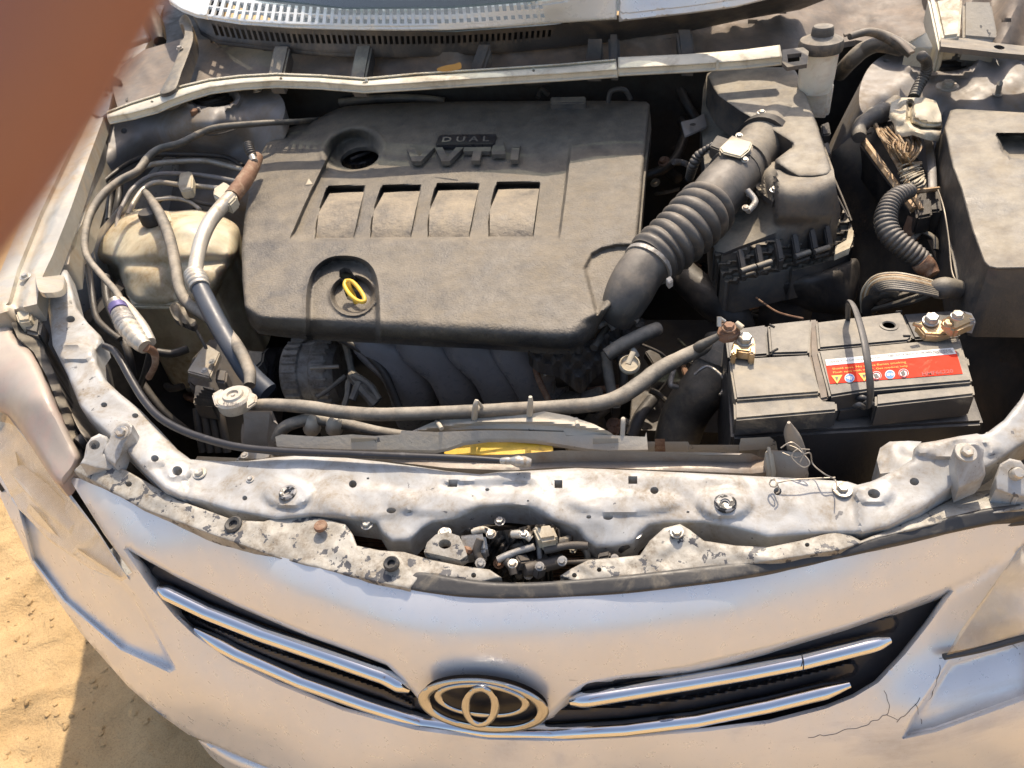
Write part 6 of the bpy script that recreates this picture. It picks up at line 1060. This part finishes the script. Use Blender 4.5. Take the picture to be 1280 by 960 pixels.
sheet('shroud_arch', [(500, 546), (512, 540), (540, 528), (570, 519), (600, 514), (640, 512.5), (680, 514), (712, 520), (742, 530), (762, 540), (770, 546), (742, 545), (708, 544), (704, 538), (640, 536), (600, 536), (550, 538), (530, 540)], zf((500, 546, .82), (640, 513, .842), (770, 546, .82), (640, 536, .826), (560, 536, .825), (720, 540, .825)), M['shroud'], sh, step=3, skirt=.03, sm=False, relief=lambda x, y: .004 * np.exp(-((y - 526 - ((x - 640) / 30) ** 2 * .8) / 2.5) ** 2))
for pts, r in (([(593, 523, .835), (594, 508, .86), (596, 500, .868)], [4, 3.5, 2.5]), ([(596, 501, .866), (602, 508, .85), (606, 515, .84)], [2, 2, 2]), ([(662, 518, .84), (663, 504, .862), (663, 496, .872)], [4, 3.6, 2.4]), ([(546, 527, .83), (549, 531, .835), (552, 536, .835)], [3, 3, 3]), ([(720, 524, .83), (722, 532, .835)], [3, 3]), ([(778, 536, .82), (779, 524, .838), (778, 546, .82)], [2, 3, 3])): tube('shroud_prong', pts, r, M['shroud'], sh)
for x in (456, 758):
    sheet('shroud_clip', [(x - 17, 548), (x + 15, 548), (x + 15, 560), (x + 8, 562), (x - 12, 562), (x - 17, 558)], zf((x - 17, 548, .824), (x + 15, 548, .824), (x, 562, .805)), M['shroud'], sh, step=3, holes=[[(x - 13, 551), (x + 11, 551), (x + 11, 554), (x - 13, 554)]], skirt=.008, sm=False)
for x in (390, 418): tube('shroud_peg', [(x, 536, .80), (x, 528, .818), (x, 522, .828)], [11, 10, 5], M['shroud'], sh)
sheet('shroud_end', [(806, 552), (860, 552), (862, 556), (924, 556), (926, 548), (962, 546), (970, 552), (972, 562), (950, 560), (946, 566), (866, 566), (858, 560), (812, 560)], zf((806, 552, .815), (970, 548, .818), (946, 566, .79), (812, 560, .80)), M['shroud'], sh, step=3, skirt=.02, sm=False); prism('shroud_rust', [(818, 548, .82), (832, 548, .82), (832, 562, .80), (818, 562, .80)], .02, M['rust'], sh, .002)
sheet('yellow_foam', [(556, 567), (572, 557), (600, 551), (640, 548), (680, 550), (690, 557), (686, 567), (640, 568), (600, 568)], zf((560, 566, .806), (640, 552, .810), (670, 566, .806)), M['yellow'], ra, step=3, skirt=.03)
nk = prism('filler_neck', [(296, 508, .82), (345, 508, .82), (340, 556, .775), (312, 562, .77), (296, 560, .77), (300, 535, .795)], .05, M['trough'], ra, .008, 3)
prism('tank_corner', [(305, 560, .80), (342, 562, .80), (338, 578, .79), (290, 576, .79)], .04, M['pipe'], ra, .004); bolt(306, 569, .80, 3, ra, washer=1.8, h=.1)
tube('overflow_hose', [(346, 550, .80), (354, 536, .815), (370, 528, .822), (395, 524, .82), (430, 530, .81), (475, 540, .80), (520, 546, .79)], [8, 8, 8, 8, 7.5, 7, 6], M['hose'], ra)
uh = line('upper_radiator_hose', [(322, 506, .835), (345, 506, .84), (385, 509, .842), (425, 515, .842), (470, 518, .842), (520, 517, .842), (580, 515, .84), (640, 512, .84), (700, 509, .84), (745, 505, .84), (775, 496, .84), (800, 480, .842), (824, 462, .845), (850, 448, .845), (876, 436, .845), (884, 430, .84)], [7, 8, 8.5, 8.5, 8.5, 8.5, 8.8, 9, 9.2, 9.5, 10, 10.5, 10, 9.5, 9, 7], 'hose', 'long dusty hose crossing behind the support from radiator cap to battery', seg=20, n=110)
rr = pxm(22, 293, 497, .86); rcp = lathe('radiator_cap', V(293, 498, .852), [(rr * 1.0, -.012), (rr * 1.05, -.008), (rr * 1.03, .002), (rr * .9, .005), (rr * .62, .005), (rr * .55, .008), (rr * .34, .008), (rr * .3, .005), (rr * .14, .005), (rr * .1, .007), (.001, .007)], M['pipe'], ra, seg=44)
for pts in ([(264, 492), (278, 484), (280, 510), (268, 506)], [(308, 486), (321, 493), (320, 502), (308, 510)]): prism('cap_lug', [(x, y, .856) for x, y in pts], .006, M['pipe'], rcp, .002)
text('cap_text', 'CAUTION 1.1', [(278, 503), (308, 503), (305, 509), (281, 509)], lambda x, y: np.full(np.shape(x), .8575), M['ink'], rcp)
hc = thing('hood_release_cable', 'black hood release cable lying along the support to a steel ferrule', 'cable', V(400, 560, .80))
tube('cable_sleeve', [(130, 432, .885), (142, 438, .88), (152, 452, .875), (164, 474, .865), (180, 500, .855), (200, 522, .848), (228, 538, .843), (262, 550, .84), (300, 559, .838), (350, 564, .837), (420, 567, .836), (500, 570, .835), (580, 573, .834), (628, 576, .833)], [4, 4.5, 5, 5, 5, 5, 5, 5, 5, 5, 5, 4.8, 4.6, 4], M['gloss'], hc, n=120)
tube('cable_ferrule', [(626, 576, .834), (640, 576, .836), (650, 577, .836), (664, 578, .834)], [4, 5, 7.5, 5], M['zinc'], hc, seg=16, corr=(.08, .012))
lb = thing('tank_end_bracket', 'rust-brown corner piece wrapped with thin wire, right end of radiator tank', 'bracket', V(985, 575, .78))
prism('end_block', [(958, 560, .825), (1008, 562, .825), (1014, 580, .812), (1010, 594, .80), (962, 594, .80)], .04, M['trough'], lb, .006); prism('end_rib', [(956, 556, .835), (966, 556, .835), (972, 592, .806), (962, 594, .806)], .03, M['shroud'], lb, .003)
tube('end_post', [(996, 564, .81), (992, 550, .835), (988, 540, .85), (986, 528, .868)], [11, 10, 8, 2], M['trough'], lb, seg=18)
for pts in ([(984, 556, .845), (998, 562, .845), (1012, 578, .84), (1004, 584, .835), (990, 572, .84), (996, 562, .845), (1012, 562, .845)], [(978, 566, .84), (996, 572, .84), (1012, 566, .845), (1016, 580, .83), (1030, 592, .835), (1044, 600, .83), (1046, 612, .832)], [(970, 604, .826), (990, 600, .83), (1020, 598, .83), (1044, 597, .83)], [(962, 604, .828), (964, 600, .83), (970, 601, .832), (970, 608, .83), (964, 608, .828), (962, 603, .829), (968, 599, .83), (972, 606, .828), (974, 614, .825), (970, 617, .825)], [(976, 560, .848), (990, 553, .853), (1004, 566, .846), (1000, 578, .838)]):
    tube('tie_wire', pts, .9, M['steelwire'], lb, seg=6)
wedge = sheet('dry_leaf', [(546, 86), (556, 82), (568, 80), (575, 78), (576, 84), (566, 87), (552, 88)], zf((546, 86, 1.052), (575, 80, 1.06), (566, 88, 1.05)), M['orange'], None, step=2.5, skirt=.002); setp(wedge, 'small dry orange leaf lying on the bulkhead under the vent', 'leaf')
# ================================================================== PHOTOGRAPHER'S HAND (left hand holding the phone, fingertip across the lens corner)
def hand():
    t = thing('person', 'out-of-focus brown finger of the photographer across the upper left corner', 'person', (0, 0, 0))
    cam2w = lambda p: Vector(C + R @ np.array(p, float))
    t.location = cam2w((-.06, 0, -.03)); 
    # one skeleton rooted in the palm; index finger lies across the lens corner
    chains = {'palm': [((-.150, -.120, .005), .026), ((-.125, -.085, -.002), .030), ((-.105, -.055, -.008), .022)],
              'index': [((-.105, -.055, -.008), .016), ((-.0745, -.0285, -.040), .0108), ((-.0535, -.0020, -.0495), .0093), ((-.0368, .0195, -.0502), .0087), ((-.0225, .0450, -.0508), .0080), ((-.0165, .0560, -.0510), .0060)],
              'middle': [((-.112, -.045, .0), .013), ((-.105, -.012, -.020), .0102), ((-.090, .012, -.022), .0092), ((-.074, .028, -.012), .0082), ((-.068, .034, -.004), .006)],
              'ring': [((-.125, -.048, .006), .012), ((-.125, -.018, -.012), .0098), ((-.112, .006, -.016), .0088), ((-.096, .020, -.006), .0078), ((-.090, .026, .002), .0058)],
              'little': [((-.140, -.058, .010), .010), ((-.146, -.034, -.002), .0084), ((-.138, -.014, -.008), .0076), ((-.124, -.004, .0), .0068), ((-.118, .0, .006), .005)],
              'thumb': [((-.115, -.090, .008), .014), ((-.085, -.080, .024), .0115), ((-.062, -.060, .034), .0102), ((-.046, -.040, .038), .0092), ((-.040, -.030, .039), .0066)],
              'wrist': [((-.150, -.120, .005), .026), ((-.180, -.165, .030), .024), ((-.215, -.225, .075), .030), ((-.25, -.28, .11), .034)]}
    verts = []; rad = []; edges = []; idx = {}
    def vid(p, r):
        if p not in idx: idx[p] = len(verts); verts.append(p); rad.append(r)
        return idx[p]
    hub = (-.125, -.085, -.002)
    for name, ch in chains.items():
        prev = None if name in ('palm', 'wrist', 'index') else vid(hub, .03)
        for p, r in ch:
            v = vid(p, r)
            if prev is not None and prev != v and (prev, v) not in edges: edges.append((prev, v))
            prev = v
    me = bpy.data.meshes.new('hand'); me.from_pydata([cam2w(p) for p in verts], edges, []); o = bpy.data.objects.new('hand', me); COL.objects.link(o)
    sk = o.modifiers.new('skin', 'SKIN'); 
    for i, r in enumerate(rad): me.skin_vertices[0].data[i].radius = (r, r)
    for i in range(len(verts)): me.skin_vertices[0].data[i].use_root = (verts[i] == hub)
    ss = o.modifiers.new('s', 'SUBSURF'); ss.levels = ss.render_levels = 3
    dg = bpy.context.evaluated_depsgraph_get(); dg.update(); m2 = bpy.data.meshes.new_from_object(o.evaluated_get(dg)); bpy.data.objects.remove(o)
    link('hand', m2, M['skin'], t, True, 180)
    n0 = cam2w((-.0175, .0545, -.0590)); lathe('fingernail', n0, [(.0048, -.001), (.005, .0004), (.003, .001), (.0005, .0012)], M['nail'], t, axis=tuple(R @ np.array((.1, .2, -1.0))))
    a = [cam2w(p) for p in ((-.190, -.180, .040), (-.215, -.225, .075), (-.25, -.28, .11), (-.30, -.36, .17))]; tube('sleeve', a, [.034, .040, .046, .052], M['sleeve'], t, seg=20, world=True)
hand()
